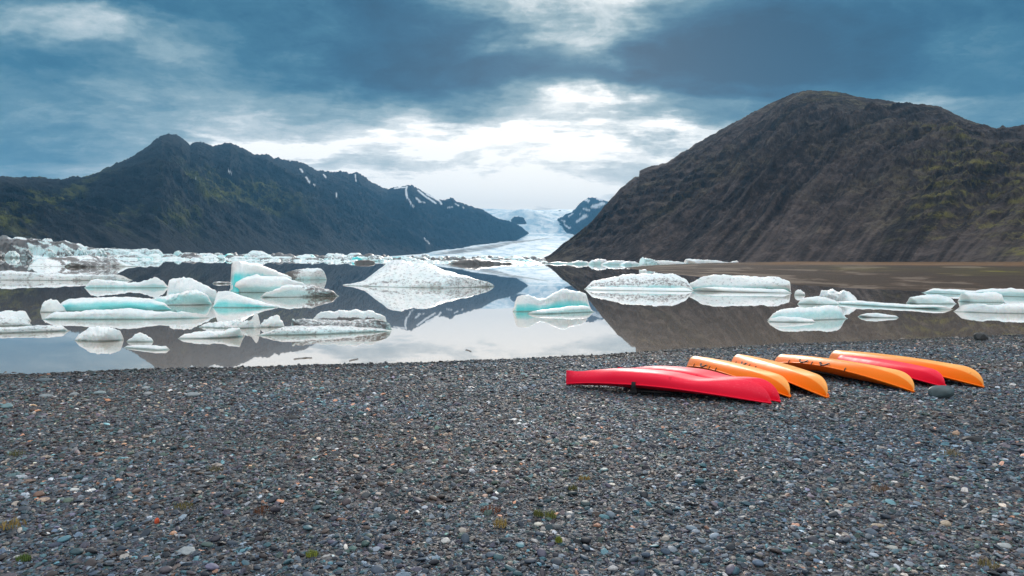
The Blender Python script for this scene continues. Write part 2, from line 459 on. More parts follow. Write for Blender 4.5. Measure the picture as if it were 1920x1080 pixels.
def build_mudflat():
    # plain between the lagoon and the foot of the hill; near edge and far edge follow the photograph's shorelines
    near = [(1172, 503), (1190, 504.5), (1215, 508), (1260, 514), (1330, 521), (1420, 528), (1500, 534), (1600, 540), (1700, 545), (1820, 549), (1920, 553), (2300, 566)]
    P = np.array([at_z(a, b)[:2] for a, b in near])
    ns = 420; s = np.linspace(0, 1, ns)
    pxs = np.interp(s, np.linspace(0, 1, len(near)), [a for a, _ in near])
    N = np.stack([np.interp(pxs, [a for a, _ in near], P[:, k]) for k in (0, 1)], -1)
    # unit direction away from the eye, far edge distance
    dirn = np.stack([ray(p, 500)[:2] for p in pxs])
    dn = np.hypot(N[:, 0], N[:, 1])
    far = np.interp(pxs, [1172, 1250, 1400, 1600, 1920, 2300], [dn[0] * 1.03, 330, 520, 560, 470, 400])
    far = np.maximum(far, dn * 1.03)
    nv = 260; v = np.linspace(-.02, 1, nv)
    D = dn[:, None] * np.exp(v[None] * np.log(far / dn)[:, None])
    wob = fbm(pxs / 18, 0 * pxs, o=4, seed=3)[:, None] * .015 + fbm(pxs / 120, 0 * pxs, o=2, seed=8)[:, None] * .02
    D = D * (1 + wob * (1 - np.clip(v, 0, 1))[None])
    X = dirn[:, 0:1] * D; Y = dirn[:, 1:2] * D
    rise = np.interp(pxs, [1172, 1300, 1500, 1920, 2300], [.0, 1.2, 3.2, 4.5, 5.0])[:, None]
    vv = v[None]
    Z = .05 * np.sign(vv) * np.minimum(np.abs(vv) * 30, 1.) + rise * np.clip(vv, 0, 1) ** 1.6 + .12 * fbm(X * .12, Y * .12, o=5, seed=21) * smooth(.02, .3, vv)
    Z = Z + .10 * fbm(vv * 22 + X * .002, X * .012, o=3, seed=31) * smooth(.05, .4, vv)
    Z[:, 0] = -.5
    py = np.clip(vv, 0, 1) + 0 * X; PX = pxs[:, None] + 0 * X
    moss = 1.3 * np.exp(-((py - .42) / .09) ** 2) * smooth(1720, 1850, PX) + .55 * np.exp(-((py - .50) / .10) ** 2) * smooth(1470, 1560, PX)
    rust = smooth(.60, .72, py) * smooth(1350, 1480, PX)
    band = .5 + 1.5 * fbm(PX / 90 + 2, py * 16 + PX / 400, o=5, seed=77) + .25 * fbm(PX / 14, py * 60, o=3, seed=78)
    trk = np.exp(-((py - .30 - .05 * np.sin(PX / 90)) / .008) ** 2) + np.exp(-((py - .36 - .05 * np.sin(PX / 90)) / .008) ** 2) + np.exp(-((py - .5 + (PX - 1400) * .0006) / .01) ** 2) * (PX < 1560)
    band = np.clip(band + .35 * trk - .6 * np.exp(-((py - .04) / .03) ** 2), 0, 1)
    o = link('mudflat', grid_mesh('mudflat', np.stack([X, Y, Z], -1), attrs={'band': band, 'moss': np.clip(moss, 0, 1), 'rust': rust}), mat_mud())
    tag(o, 'flat brown sediment plain between the lagoon and the foot of the bare hill', kind='structure')
build_mudflat()

# ------------------------------------------------------------------ mountains
def resample(pts, n):
    pts = np.array(pts, float)
    x = np.linspace(pts[0, 0], pts[-1, 0], n)
    return np.stack([x] + [np.interp(x, pts[:, 0], pts[:, k]) for k in range(1, pts.shape[1])], -1)

def mountain(name, crest, base, n, rows, amp, nscale, seed, mat, label, jag=1.0, diag=.6, terr=0.0, back=.35, moss_fn=None, snow_fn=None, convex=1.0, spur=1.0):
    """crest: (px, py, distance); base: (px, distance, height). A slope from base to crest and down the far side."""
    C = resample(crest, n); px = C[:, 0]
    cy = C[:, 1] + jag * (fbm(px / 9, 0 * px + seed, o=4, seed=seed) * 1.6 + fbm(px / 2.6, 0 * px, o=2, seed=seed + 5) * .9)
    dist_ = near_far(C[:, 2])
    top = at_dist(px, C[:, 1], dist_); crag = at_dist(px, cy, dist_)[:, 2] - top[:, 2]
    b = np.array(base, float)
    bd0 = np.interp(px, b[:, 0], b[:, 1]); bd = near_far(bd0); bz = np.interp(px, b[:, 0], b[:, 2]) * bd / bd0
    g = ray(px, 500 + 0 * px)
    foot = np.stack([g[:, 0] * bd, g[:, 1] * bd, bz], -1)
    v = np.concatenate([np.linspace(-.06, 1, rows), 1 + back * np.linspace(0, 1, 16)[1:]])[None, :, None]
    V = np.minimum(v, 1.0)
    f = np.sign(V) * np.abs(V) ** convex
    hor = foot[:, None, :2] + (top - foot)[:, None, :2] * v
    H = (top[:, 2] - foot[:, 2])[:, None]
    z = foot[:, None, 2] + H * f[..., 0]
    over = np.clip(v[..., 0] - 1, 0, None)
    z = z - H * over * over * 1.2 - H * over * .25
    P = np.concatenate([hor, z[..., None]], -1)
    v2 = v[..., 0] + 0 * z
    s = (px[:, None] / 100.0) + 0 * z
    w = np.clip(np.sin(np.clip(v2, 0, 1) * math.pi), 0, 1) ** .95
    w = np.where(v2 > 1, 0, w) * np.minimum(1, H / (.25 * H.max()))
    # gullies and ribs that run down the slope, leaning sideways
    q = s + diag * v2
    wq = q + .12 * fbm(q * 1.5, v2 * 3, o=3, seed=seed + 9)
    gul = fbm(wq * 1.6 * nscale, v2 * 1.1, o=6, seed=seed + 1, ridged=True, gain=.55) * spur
    rough = fbm(P[..., 0] * .02 * nscale, P[..., 1] * .02 * nscale, P[..., 2] * .035 * nscale, o=7, seed=seed + 2, ridged=True, gain=.66)
    big = fbm(wq * .55 * nscale, v2 * .8, o=3, seed=seed + 12, ridged=True)
    amp = amp * (near_far(C[:, 2]) / near_far(C[:, 2]).mean())[:, None] ** .6
    disp = amp * (gul * .65 + rough * .42 + big * .7) * w
    P[..., 2] += disp + crag[:, None] * np.clip(1 - np.abs(v2 - 1) / .12, 0, 1) ** 1.5
    # push the face out too so that the ribs stand off the slope
    nx = -(top - foot)[:, None, :2]; nx = nx / np.linalg.norm(nx, axis=-1, keepdims=True)
    P[..., :2] += nx * (disp * .8)[..., None]
    if terr > 0:
        zz = P[..., 2] + 6 * fbm(P[..., 0] * .004, P[..., 1] * .004, o=3, seed=seed + 4)
        st = terr; ph = zz / st; fr = ph - np.floor(ph)
        k = (smooth(.25, .75, fr) - fr) * st
        msk = smooth(-.15, .35, fbm(P[..., 0] * .006, P[..., 1] * .006, P[..., 2] * .01, o=4, seed=seed + 6))
        P[..., 2] += .32 * k * w * (.2 + .8 * msk)
        P[..., :2] += nx * (.5 * k * w * msk)[..., None]
    attrs = {'scree': np.clip(.5 + .55 * fbm(wq * 12 * nscale, v2 * 2.2 + s * .1, o=5, seed=seed + 21, gain=.62) + .35 * fbm(q * 1.2, v2 * 1.5, o=3, seed=seed + 22), 0, 1)}
    attrs['moss'] = moss_fn(s * 100, v2, P) if moss_fn is not None else np.zeros_like(v2)
    attrs['snow'] = snow_fn(P) if snow_fn is not None else np.zeros_like(v2)
    me = grid_mesh(name, P, attrs=attrs)
    o = link(name, me, mat)
    tag(o, label, kind='structure')
    return o
def project(P):
    """photo pixel of world points, used once to lay snow fields where they lie on the slope"""
    q = (P - np.array([0, 0, CAM_H])) @ MR
    return 960 + F * q[..., 0] / -q[..., 2], 540 - F * q[..., 1] / -q[..., 2]
def strokes_fn(strokes, rough=1.4):
    def fn(P):
        x, y = project(P)
        x = x + rough * fbm(x / 5, y / 5, o=3, seed=51); y = y + rough * .6 * fbm(x / 5, y / 5, o=3, seed=52)
        m = np.zeros_like(x)
        for pts, wd in strokes:
            for (x0, y0), (x1, y1) in zip(pts[:-1], pts[1:]):
                L = (x1 - x0) ** 2 + (y1 - y0) ** 2
                tt = np.clip(((x - x0) * (x1 - x0) + (y - y0) * (y1 - y0)) / L, 0, 1)
                dd = np.hypot(x - x0 - tt * (x1 - x0), y - y0 - tt * (y1 - y0))
                m = np.maximum(m, 1 - smooth(wd * .45, wd * .95, dd))
        return m
    return fn

# -- left: long ridge running away to the glacier
LEFT_CREST = [(-420, 345, 2100), (-200, 338, 2200), (0, 331, 2300), (80, 332, 2350), (115, 335, 2400), (165, 329, 2500), (215, 308, 2800), (258, 288, 3000), (290, 264, 3200),
    (303, 253, 3300), (325, 252, 3350), (340, 258, 3350), (357, 273, 3400), (370, 266, 3500), (388, 268, 3500), (402, 274, 3550), (420, 270, 3600), (432, 266, 3650), (450, 277, 3700),
    (478, 290, 3800), (500, 289, 3900), (515, 295, 4000), (540, 302, 4150), (567, 305, 4300), (580, 312, 4400), (600, 321, 4550), (622, 321, 4650), (645, 323, 4800), (655, 326, 4850), (672, 322, 4900), (700, 343, 5100),
    (727, 355, 5300), (745, 350, 5400), (772, 347, 5500), (790, 357, 5700), (820, 375, 5950), (848, 371, 6100), (865, 381, 6300), (905, 393, 6600), (930, 411, 6900), (950, 417, 7100), (975, 430, 7400), (995, 441, 7600)]
LEFT_CREST = [(a, b, float(np.interp(a, [-420, 0, 300, 500, 700, 850, 995], [1250, 1400, 2200, 3200, 4700, 6000, 7600]))) for a, b, _ in LEFT_CREST]
LEFT_BASE = [(-420, 800, -1), (0, 820, -1), (300, 1100, -1), (600, 1900, -1), (800, 3100, 0), (880, 4300, 45), (960, 6000, 130), (995, 7500, 225)]
def left_moss(px, v, P):
    a = fbm(px / 60 + v * 1.2, v * 5, o=5, seed=71)
    return smooth(-.22, .30, a) * (1 - smooth(.50, .72, v) * smooth(130, 240, px)) * (1 - smooth(480, 620, px)) * smooth(.06, .3, v)
left_snow = strokes_fn([([(563, 317), (567, 322)], 2.2), ([(573, 332), (581, 342)], 2.4), ([(589, 345), (591, 347)], 1.6), ([(606, 327), (611, 333)], 1.6),
    ([(666, 327), (667, 340)], 1.5), ([(630, 362), (631, 368)], 1.5), ([(429, 321), (434, 324)], 1.8), ([(365, 333), (367, 335)], 1.2),
    ([(763, 350), (761, 360), (764, 371)], 2.6), ([(766, 373), (771, 383), (776, 388)], 1.8), ([(740, 353), (762, 351)], 1.5), ([(784, 357), (800, 370), (817, 381)], 2.2),
    ([(800, 364), (822, 375), (828, 382)], 2.4), ([(780, 371), (788, 379)], 2.0), ([(786, 377), (797, 380)], 1.4), ([(826, 373), (842, 372)], 1.6), ([(840, 389), (848, 388)], 1.4),
    ([(854, 382), (860, 386)], 1.4), ([(868, 388), (869, 390)], 1.3), ([(795, 446), (805, 457)], 1.2)])
M_LEFT = mat_rock_slope('dark_basalt_slope', (.005, .008, .012), (.013, .016, .022), (.032, .035, .040), (.150, .160, .028), .9, .014, (1, 1, 1.3))
mountain('mountain', LEFT_CREST, LEFT_BASE, 1200, 200, 46, .9, 100, M_LEFT, 'dark mossy mountain ridge with sharp peaks running away to the glacier',
         jag=2.0, diag=4.0, moss_fn=left_moss, snow_fn=left_snow, convex=1.15, back=.25)

# -- right: bare brown hill
RIGHT_CREST = [(1012, 487, 905), (1030, 478, 930), (1060, 454, 960), (1085, 436, 980), (1100, 425, 1000), (1125, 397, 1010), (1135, 385, 1015), (1150, 368, 1020), (1160, 357, 1022), (1175, 344, 1026), (1192, 331, 1030),
    (1198, 330, 1032), (1199, 319, 1034), (1215, 313, 1040), (1232, 309, 1044), (1250, 305, 1048), (1275, 288, 1050), (1295, 277, 1055), (1303, 270, 1057), (1322, 260, 1060), (1345, 247, 1064), (1380, 228, 1070), (1400, 217, 1072), (1420, 206, 1075), (1450, 191, 1080),
    (1470, 182, 1085), (1490, 174, 1090), (1515, 170, 1092), (1560, 170, 1096), (1585, 175, 1098), (1612, 182, 1096), (1660, 188, 1090), (1700, 196, 1080), (1740, 199, 1065), (1765, 203, 1055), (1790, 214, 1045), (1830, 230, 1030),
    (1870, 243, 1010), (1895, 245, 1000), (1920, 243, 990), (2000, 250, 960), (2200, 285, 900), (2400, 330, 850)]
RIGHT_BASE = [(1012, 900, 1), (1060, 830, -.5), (1200, 660, -.5), (1400, 560, 1.5), (1600, 520, 3.2), (1920, 440, 4.3), (2400, 330, 5)]
def right_moss(px, v, P):
    a = fbm(P[..., 0] * .012, P[..., 1] * .012, P[..., 2] * .03, o=5, seed=81)
    band = np.abs(np.mod(P[..., 2] / 9.0 + .35 * fbm(P[..., 0] * .01, P[..., 1] * .01, o=3, seed=84), 1) - .5) * 2
    right = smooth(1620, 1830, px) * (1 - smooth(.5, .75, v)) * (.12 + 1.3 * smooth(.35, .7, band))
    crest = .5 * smooth(.72, .95, v) * smooth(1430, 1560, px)
    some = .75 * smooth(.05, .45, a)
    return np.clip(np.maximum(np.maximum(right * smooth(-.3, .2, a), crest * smooth(-.3, .3, a)), some * .25), 0, 1)
M_RIGHT = mat_rock_slope('brown_scree_slope', (.013, .0095, .009), (.062, .046, .040), (.170, .132, .118), (.200, .180, .040), .9, .05, (1, 1, 1.6))
mountain('hill', RIGHT_CREST, RIGHT_BASE, 1120, 320, 27, .9, 200, M_RIGHT, 'steep bare brown scree hill with rock bands and patches of moss',
         jag=1.1, diag=-5.0, terr=13, moss_fn=right_moss, convex=1.0, back=.35)

# -- snowy blue peak behind the hill
PEAK_CREST = [(1040, 425, 8800), (1048, 413, 8700), (1060, 403, 8600), (1072, 398, 8600), (1085, 384, 8500), (1092, 377, 8500), (1103, 371, 8500), (1118, 370, 8500), (1134, 374, 8450), (1150, 384, 8400), (1240, 420, 8300)]
PEAK_BASE = [(1040, 8200, 330), (1060, 7600, 280), (1090, 6800, 180), (1240, 6500, 150)]
peak_snow = strokes_fn([([(1100, 375), (1104, 378)], 4), ([(1118, 373), (1128, 374)], 3), ([(1112, 388), (1124, 384), (1130, 381)], 5), ([(1096, 391), (1104, 395)], 3), ([(1092, 408), (1098, 404)], 3),
    ([(1080, 415), (1090, 410), (1100, 405)], 3), ([(1066, 407), (1074, 402)], 1.6), ([(1086, 402), (1090, 400)], 1.6), ([(1058, 420), (1068, 428)], 2.2), ([(1052, 412), (1060, 416)], 2.0)], 4)
mountain('peak', PEAK_CREST, PEAK_BASE, 300, 120, 60, 2.4, 300, M_LEFT, 'small far peak streaked with snow beside the glacier', jag=1.2, diag=.8, snow_fn=peak_snow)
# -- rock outcrops standing in the ice fall
mountain('rock_outcrop', [(1044, 397, 9700), (1050, 394, 9700), (1058, 396, 9700), (1062, 401, 9700)], [(1044, 9550, 640), (1062, 9550, 620)], 40, 20, 8, 3, 310, M_LEFT, 'small dark rock outcrop at the head of the ice fall', jag=1)
mountain('rock_outcrop', [(958, 412, 8300), (964, 407, 8300), (972, 406, 8300), (980, 407, 8300), (986, 414, 8300)], [(958, 8100, 420), (986, 8100, 420)], 60, 30, 12, 3, 320, M_LEFT, 'round dark rock island in the middle of the ice fall', jag=1)

# -- glacier tongue
def build_glacier():
    prof = [(2500, 3), (2700, 6), (3200, 22), (4000, 52), (5000, 100), (6500, 180), (7600, 285), (8300, 440), (9200, 610), (9800, 680), (12500, 900)]
    d = np.concatenate([np.geomspace(2500, 9900, 300), np.geomspace(10000, 12500, 40)])
    px = np.linspace(700, 1300, 420)
    PX, D = np.meshgrid(px, d, indexing='ij')
    pr = np.array(prof, float)
    Z = np.interp(D, pr[:, 0], pr[:, 1])
    g = ray(PX, 500 + 0 * PX)
    D2 = near_far(D); Z = CAM_H + (Z - CAM_H) * D2 / D
    X = g[..., 0] * D2; Y = g[..., 1] * D2
    Z = Z + 8 * fbm(X * .004, Y * .0022, o=5, seed=401, ridged=True) * smooth(2600, 4200, D) + 34 * fbm(X * .0016, Y * .0016, o=4, seed=402) * smooth(6500, 8500, D) * (1 - smooth(11000, 14000, D))
    Z = Z + 70 * np.exp(-((PX - 985) / 34) ** 2 - ((D - 8700) / 420) ** 2)
    P = np.stack([X, Y, Z], -1)
    x, y = project(P)
    # medial moraines swing across the tongue
    m = np.zeros_like(X)
    def line(pts, wd, k):
        nonlocal m
        pts = np.array(pts, float)
        yy = np.interp(x, pts[:, 0], pts[:, 1]) + 1.2 * fbm(x / 30, 0 * x, o=3, seed=9)
        wdt = np.interp(x, pts[:, 0], pts[:, 2] * wd)
        m = np.maximum(m, k * (1 - smooth(.4, 1.2, np.abs(y - yy) / np.maximum(wdt, .3))) * smooth(pts[0, 0] - 15, pts[0, 0] + 25, x) * (1 - smooth(pts[-1, 0] - 25, pts[-1, 0] + 5, x)))
    line([(815, 477, 2.4), (870, 471, 4.2), (920, 463, 4.2), (960, 455, 2.4), (1000, 450, 1.2), (1040, 447, .8)], 1.15, 1.0)
    line([(780, 474, 2), (860, 462, 2), (930, 455, 1.5), (990, 449, .8)], .8, .45)
    o = link('glacier', grid_mesh('glacier', P, attrs={'dirt': np.clip(m, 0, 1)}), mat_glacier())
    tag(o, 'pale blue glacier tongue flowing down between the mountains to the lake', kind='structure')
build_glacier()

# ------------------------------------------------------------------ icebergs
M_ICE = mat_ice()
def berg_lobe(prof, yw, depth, lean=0.0, p=.75, q=.9, nx=None, ns=26, rough=.10, under=0.0, turq=0.0, tq=(0.0, .55), dirt=0.0, dband=None, seed=0, back=0.0, dend=None, knife=.5, tip=.09, streak=0.0):
    """One body of floating ice. prof: (px, py) of its top outline, yw: photo row of its waterline (number or pair left/right).
    Returns verts, faces and attributes in world metres."""
    prof = np.array(prof, float)
    x0, x1 = prof[0, 0], prof[-1, 0]
    nx = nx or int(np.clip((x1 - x0) * .9, 24, 150))
    tx = .5 - .5 * np.cos(np.linspace(0, math.pi, nx)); tx = .35 * tx + .65 * np.linspace(0, 1, nx)
    px = x0 + (x1 - x0) * tx
    ytop = np.interp(px, prof[:, 0], prof[:, 1])
    yl = (yw, yw) if np.isscalar(yw) else yw
    ywl = yl[0] + (yl[1] - yl[0]) * tx
    F0 = at_z(px, ywl)                                   # front waterline
    dist = np.hypot(F0[:, 0], F0[:, 1])
    scale = dist.mean() / F
    width = (x1 - x0) * scale
    dep = depth * width
    taper = np.clip(1 - np.abs(2 * tx - 1) ** 2.6, 0, 1) ** knife
    Dp = dep * taper + .02 * dep
    dirn = F0[:, :2] / dist[:, None]
    # true height: top outline is seen at the ridge distance
    rd = dist + Dp * (.5 + back)
    top = at_dist(px, ytop, rd)[:, 2]
    H = np.maximum(top, .02)
    H = H * (.04 + .96 * smooth(0, 1, np.minimum(tx, 1 - tx) / max(tip, .004)) ** .8) * (1 + .16 * fbm(tx * (x1 - x0) / 14, 0 * tx + seed, o=4, seed=seed + 8) * min(1, rough * 9))
    th = np.linspace(-.25, math.pi + .25, ns)
    c, s = np.cos(th), np.sin(th)
    cc = np.sign(c) * np.abs(c) ** p; ss = np.sign(s) * np.abs(s) ** q
    hz = H[:, None] * ss[None]
    off = Dp[:, None] * (.5 - .5 * cc[None])
    hn = np.clip(ss, 0, 1)[None] + 0 * hz
    off = off + lean * Dp[:, None] * hn - under * Dp[:, None] * hn * (1 - hn) * 4 * (c[None] > -.2) * -1
    rr = dist[:, None] + off
    P = np.stack([dirn[:, 0:1] * rr, dirn[:, 1:2] * rr, hz], -1)
    L = max(width * .16, .25)
    hm = H.max()
    n1 = fbm(P[..., 0] / L, P[..., 1] / L, P[..., 2] / L, o=5, seed=seed + 3, gain=.55)
    n2 = fbm(P[..., 0] / L * 3, P[..., 1] / L * 3, P[..., 2] / L * 3, o=4, seed=seed + 4, ridged=True)
    n3 = fbm(P[..., 0] / L * 8, P[..., 1] / L * 8, P[..., 2] / L * 8, o=3, seed=seed + 6)
    amp = 1.6 * rough * min(hm, dep) * (.35 + .65 * taper)[:, None]
    P[..., 2] += amp * (n1 * .42 + n2 * .28 + n3 * .17) * smooth(.0, .35, hn)
    grv = fbm(np.arange(nx)[:, None] * (x1 - x0) / nx / 7.0 + 0 * hz, P[..., 2] / L * 1.2, o=3, seed=seed + 7, ridged=True)
    lay = fbm(P[..., 2] / max(hm, .2) * 5 + n1 * .4, P[..., 0] / L * .3, o=3, seed=seed + 2)
    k = amp * (n1 * .7 + n2 * .6 + n3 * .30 + grv * .40 + lay * .6)
    P[..., 0] += dirn[:, 0:1] * k; P[..., 1] += dirn[:, 1:2] * k
    P[..., 2] = np.where(s[None] < 0, np.minimum(P[..., 2], -.12) + 0 * P[..., 2], P[..., 2])
    front = (c[None] > -.05) + 0 * hz
    lo, hi = tq
    tz = turq * front * smooth(lo - .15, lo + .08, hn) * (1 - smooth(hi - .15, hi + .12, hn)) * (.75 + .35 * np.clip(n1 + .5, 0, 1))
    tz = np.clip(tz * 1.1 + .08 * (1 - hn) * front, 0, 1)
    dz = dirt + 0 * hz
    if dend is not None:          # dirt grows towards one end
        a, b, k2 = dend
        dz = dz + k2 * smooth(a, b, px)[:, None]
    if dband is not None:
        a, b, k2 = dband
        dz = np.maximum(dz, k2 * front * smooth(a - .08, a + .05, hn) * (1 - smooth(b - .05, b + .08, hn)))
    # broken faces: planes that shear off the bulges
    rc = np.random.default_rng(abs(seed) * 7 + int(x0) + 400)
    cen = np.array([P[..., 0].mean(), P[..., 1].mean(), 0.0])
    fv = np.array([dirn[:, 0].mean(), dirn[:, 1].mean(), 0.0]); fv /= np.linalg.norm(fv); sv = np.array([fv[1], -fv[0], 0.0])
    Q = np.stack([(P - cen) @ sv / (width * .5), (P - cen) @ fv / max(dep * .5, .05), P[..., 2] / hm], -1)
    for _ in range(9):
        dv = np.array([rc.normal() * .9, -.8, rc.normal() * .5 + .1]); dv /= np.linalg.norm(dv)
        pr = Q @ dv; h0 = np.quantile(pr, rc.uniform(.80, .95))
        Q[..., 1] += np.clip(pr - h0, 0, None) * .8 / max(-dv[1], .4)
    P = cen + sv * (Q[..., 0:1] * width * .5) + fv * (Q[..., 1:2] * max(dep * .5, .05)) + np.array([0, 0, 1.0]) * (Q[..., 2:3] * hm)
    if streak:
        q1 = np.abs(fbm(P[..., 0] / L * .5 + P[..., 2] / L * .9, P[..., 2] / L * .5, P[..., 1] / L * .3, o=4, seed=seed + 77))
        q2 = fbm(P[..., 0] / L * .35, P[..., 2] / L * .35, o=3, seed=seed + 78)
        dz = np.maximum(dz, streak * (1 - smooth(.03 * streak, .12 * streak, q1)) * smooth(-.35, .1, q2)); tz = tz * (1 - .7 * np.clip(dz, 0, 1))
    faces = grid_faces(nx, ns)
    fine = np.full(hz.shape, 1.0 / (6.5 * scale))
    return P.reshape(-1, 3), faces, np.clip(tz, 0, 1).ravel(), np.clip(dz, 0, 1).ravel(), fine.ravel()
def iceberg(label, lobes, cat='iceberg', group=None, name='iceberg'):
    V, Fc, T, D, Fi = [], [], [], [], []
    n = 0
    for i, kw in enumerate(lobes):
        kw = dict(kw); prof = kw.pop('prof'); yw = kw.pop('yw'); dep = kw.pop('depth', .35)
        kw.setdefault('seed', int(prof[0][0]) + i * 31)
        v, f, t_, d_, fi = berg_lobe(prof, yw, dep, **kw)
        V.append(v); Fc.append(f + n); T.append(t_); D.append(d_); Fi.append(fi); n += len(v)
    V = np.vstack(V)
    org = np.array([V[:, 0].mean(), V[:, 1].mean(), 0.0])
    me = np_mesh(name, V - org, np.vstack(Fc), attrs={'turq': np.concatenate(T), 'dirt': np.concatenate(D), 'fine': np.concatenate(Fi)})
    o = link(name, me, M_ICE, loc=tuple(org))
    return tag(o, label, cat, group)
W = lambda prof, yw, **k: dict(prof=prof, yw=yw, **k)

# left cluster
iceberg('long turquoise iceberg with a domed slab above its shelf', [
    W([(75, 577), (84, 566), (95, 562), (108, 566), (120, 578), (126, 586)], 586, depth=.7, rough=.2),
    W([(100, 583), (112, 568), (130, 562), (160, 559), (200, 557.5), (250, 558), (280, 561), (305, 568), (320, 575), (328, 581)], 584, depth=.28, turq=.75, tq=(.0, .7), q=.8, rough=.06, back=-.1),
    W([(78, 592), (95, 586), (140, 585), (180, 580), (230, 579), (280, 584), (330, 585), (370, 587), (400, 592)], 599, depth=.10, rough=.16, turq=.35, tq=(0, .3), q=.6, p=.6)])
iceberg('low pale ice floe with a small knob on its right end', [
    W([(158, 533), (164, 526), (180, 525), (200, 527), (240, 530), (262, 530), (275, 525), (290, 519.5), (300, 526), (314, 526), (318, 534)], 540, depth=.16, rough=.2, turq=.45, tq=(0, .35), dend=(150, 210, -.1), q=.7)])
iceberg('two humped white iceberg with a turquoise hollow between', [
    W([(270, 563), (300, 559), (330, 553), (345, 549), (370, 545), (400, 560)], 573, depth=.3, rough=.22, turq=.5, tq=(.1, .8)),
    W([(309, 541), (314, 528), (325, 523), (345, 522), (362, 525), (385, 535), (405, 547), (412, 560), (414, 566)], 571, depth=.45, rough=.08, turq=.35, tq=(.15, .5), q=.85, under=.12, seed=5),
    W([(398, 566), (402, 550), (410, 546), (425, 546), (440, 550), (470, 560), (500, 569), (524, 576)], 577, depth=.4, rough=.07, turq=.75, tq=(.0, .42), q=.8, seed=44, lean=-.05)])
iceberg('tilted white iceberg slab with a bright turquoise face and a dirty pointed end', [
    W([(429, 535), (432, 495), (438, 490), (455, 490), (485, 496), (510, 504), (535, 515), (548, 521)], (552, 530), depth=.35, rough=.05, turq=1.0, tq=(.05, .62), q=.75, lean=.05, back=.2, tip=.012),
    W([(424, 545), (438, 532), (455, 522), (475, 517), (500, 517), (535, 520), (565, 530), (588, 540)], 549, depth=.35, rough=.07, turq=.45, tq=(.05, .4), q=.75, seed=61),
    W([(486, 551), (510, 547), (530, 536), (560, 534), (590, 536), (615, 542), (637, 553)], (559, 556), depth=.28, rough=.1, dirt=.12, dend=(540, 590, .48), turq=.3, tq=(.1, .6), seed=62)])
iceberg('low dirty iceberg with a brown left end, behind the tilted slab', [
    W([(530, 516), (537, 511), (555, 506), (580, 503), (600, 504), (607, 508), (613, 521)], 525, depth=.4, rough=.12, dirt=.32, dend=(575, 538, .5), q=.6, turq=.3, tq=(0, .25), tip=.03)])
iceberg('big pale grey iceberg shaped like a broad pyramid in the middle of the lake', [
    W([(638, 536), (662, 533), (682, 527), (698, 515), (712, 503), (725, 494), (740, 489.5), (757, 488), (772, 491.5), (790, 495), (815, 499), (845, 510), (870, 517), (900, 526), (920, 532), (938, 539)], (537, 542), depth=.55, rough=.07, dirt=.34, dend=(800, 860, .10), dband=(.10, .30, .46), p=.95, q=1.1, ns=48, tip=.03)],)
iceberg('layered iceberg with a black dirt band under its upper slab', [
    W([(478, 628), (500, 624), (535, 612), (600, 612), (680, 612), (728, 618), (738, 622)], (633, 621), depth=.22, rough=.18, dirt=.38, q=.55, turq=.2),
    W([(543, 606), (546, 599), (560, 598), (600, 600), (650, 602), (700, 600), (725, 604), (737, 614)], (625, 621), depth=.25, rough=.12, dirt=.58, streak=1.2, tip=.03, q=.45, p=.55, turq=.3, tq=(0, .5), seed=92),
    W([(583, 599), (600, 586), (620, 584), (660, 583), (690, 583), (712, 588), (728, 597)], (617, 616), depth=.24, rough=.10, dirt=.08, dband=(.12, .62, 1.0), q=.38, p=.55, seed=93, tip=.04)])
iceberg('jagged white ice floe with a sharp central spike', [
    W([(373, 612), (400, 607), (430, 606), (445, 601), (460, 603), (472, 600), (480, 589), (488, 591), (490, 604), (492, 610)], (614, 618), depth=.25, rough=.22, p=.8),
    W([(486, 612), (495, 602), (508, 597), (518, 592), (524, 594), (526, 602), (536, 605), (534, 611)], 614, depth=.4, rough=.2, seed=14)])
iceberg('flat white ice floe rising to a blunt right end, in front of the jagged floe', [
    W([(333, 632), (345, 628), (370, 623), (400, 622), (430, 618), (450, 616), (456, 624), (460, 631)], (636, 634), depth=.26, rough=.18)])
iceberg('small white lumpy ice floe close to the gravel shore', [
    W([(140, 633), (155, 625), (168, 616), (180, 614), (205, 615), (220, 620), (233, 624), (234, 634)], (639, 643), depth=.5, rough=.16, dirt=.08)])
iceberg('tiny dirty ice lump with a pale cap, right of the lumpy floe', [
    W([(237, 639), (248, 635), (253, 628), (265, 626), (274, 629), (280, 634), (288, 636)], 642, depth=.5, rough=.25, dirt=.25)])
iceberg('thin flat sliver of ice nearest the gravel shore', [
    W([(232, 649), (260, 647), (290, 648), (310, 650), (320, 655)], (652, 659), depth=.3, rough=.1, q=.7)])
iceberg('grey ice floe with a pale hump at the left edge, upper of two', [
    W([(-70, 600), (-30, 588), (10, 584), (40, 585), (60, 589)], 604, depth=.3, rough=.12, dirt=.2),
    W([(-90, 604), (-30, 598), (20, 594), (50, 598), (62, 602)], 613, depth=.3, rough=.18, dirt=.36, seed=7)])
iceberg('narrow grubby ice floe at the left edge, lower of two', [
    W([(-80, 618), (-20, 615), (40, 614), (90, 611), (120, 613), (135, 618)], (628, 622), depth=.13, rough=.22, dirt=.38, q=.6)])
iceberg('long flat grey ice floe reaching in from the left edge', [
    W([(-160, 512), (-60, 508), (0, 508), (60, 509), (120, 513), (170, 517), (210, 516), (240, 514), (252, 517), (254, 522)], (524, 527), depth=.10, rough=.14, dirt=.38, q=.5, p=.6)])
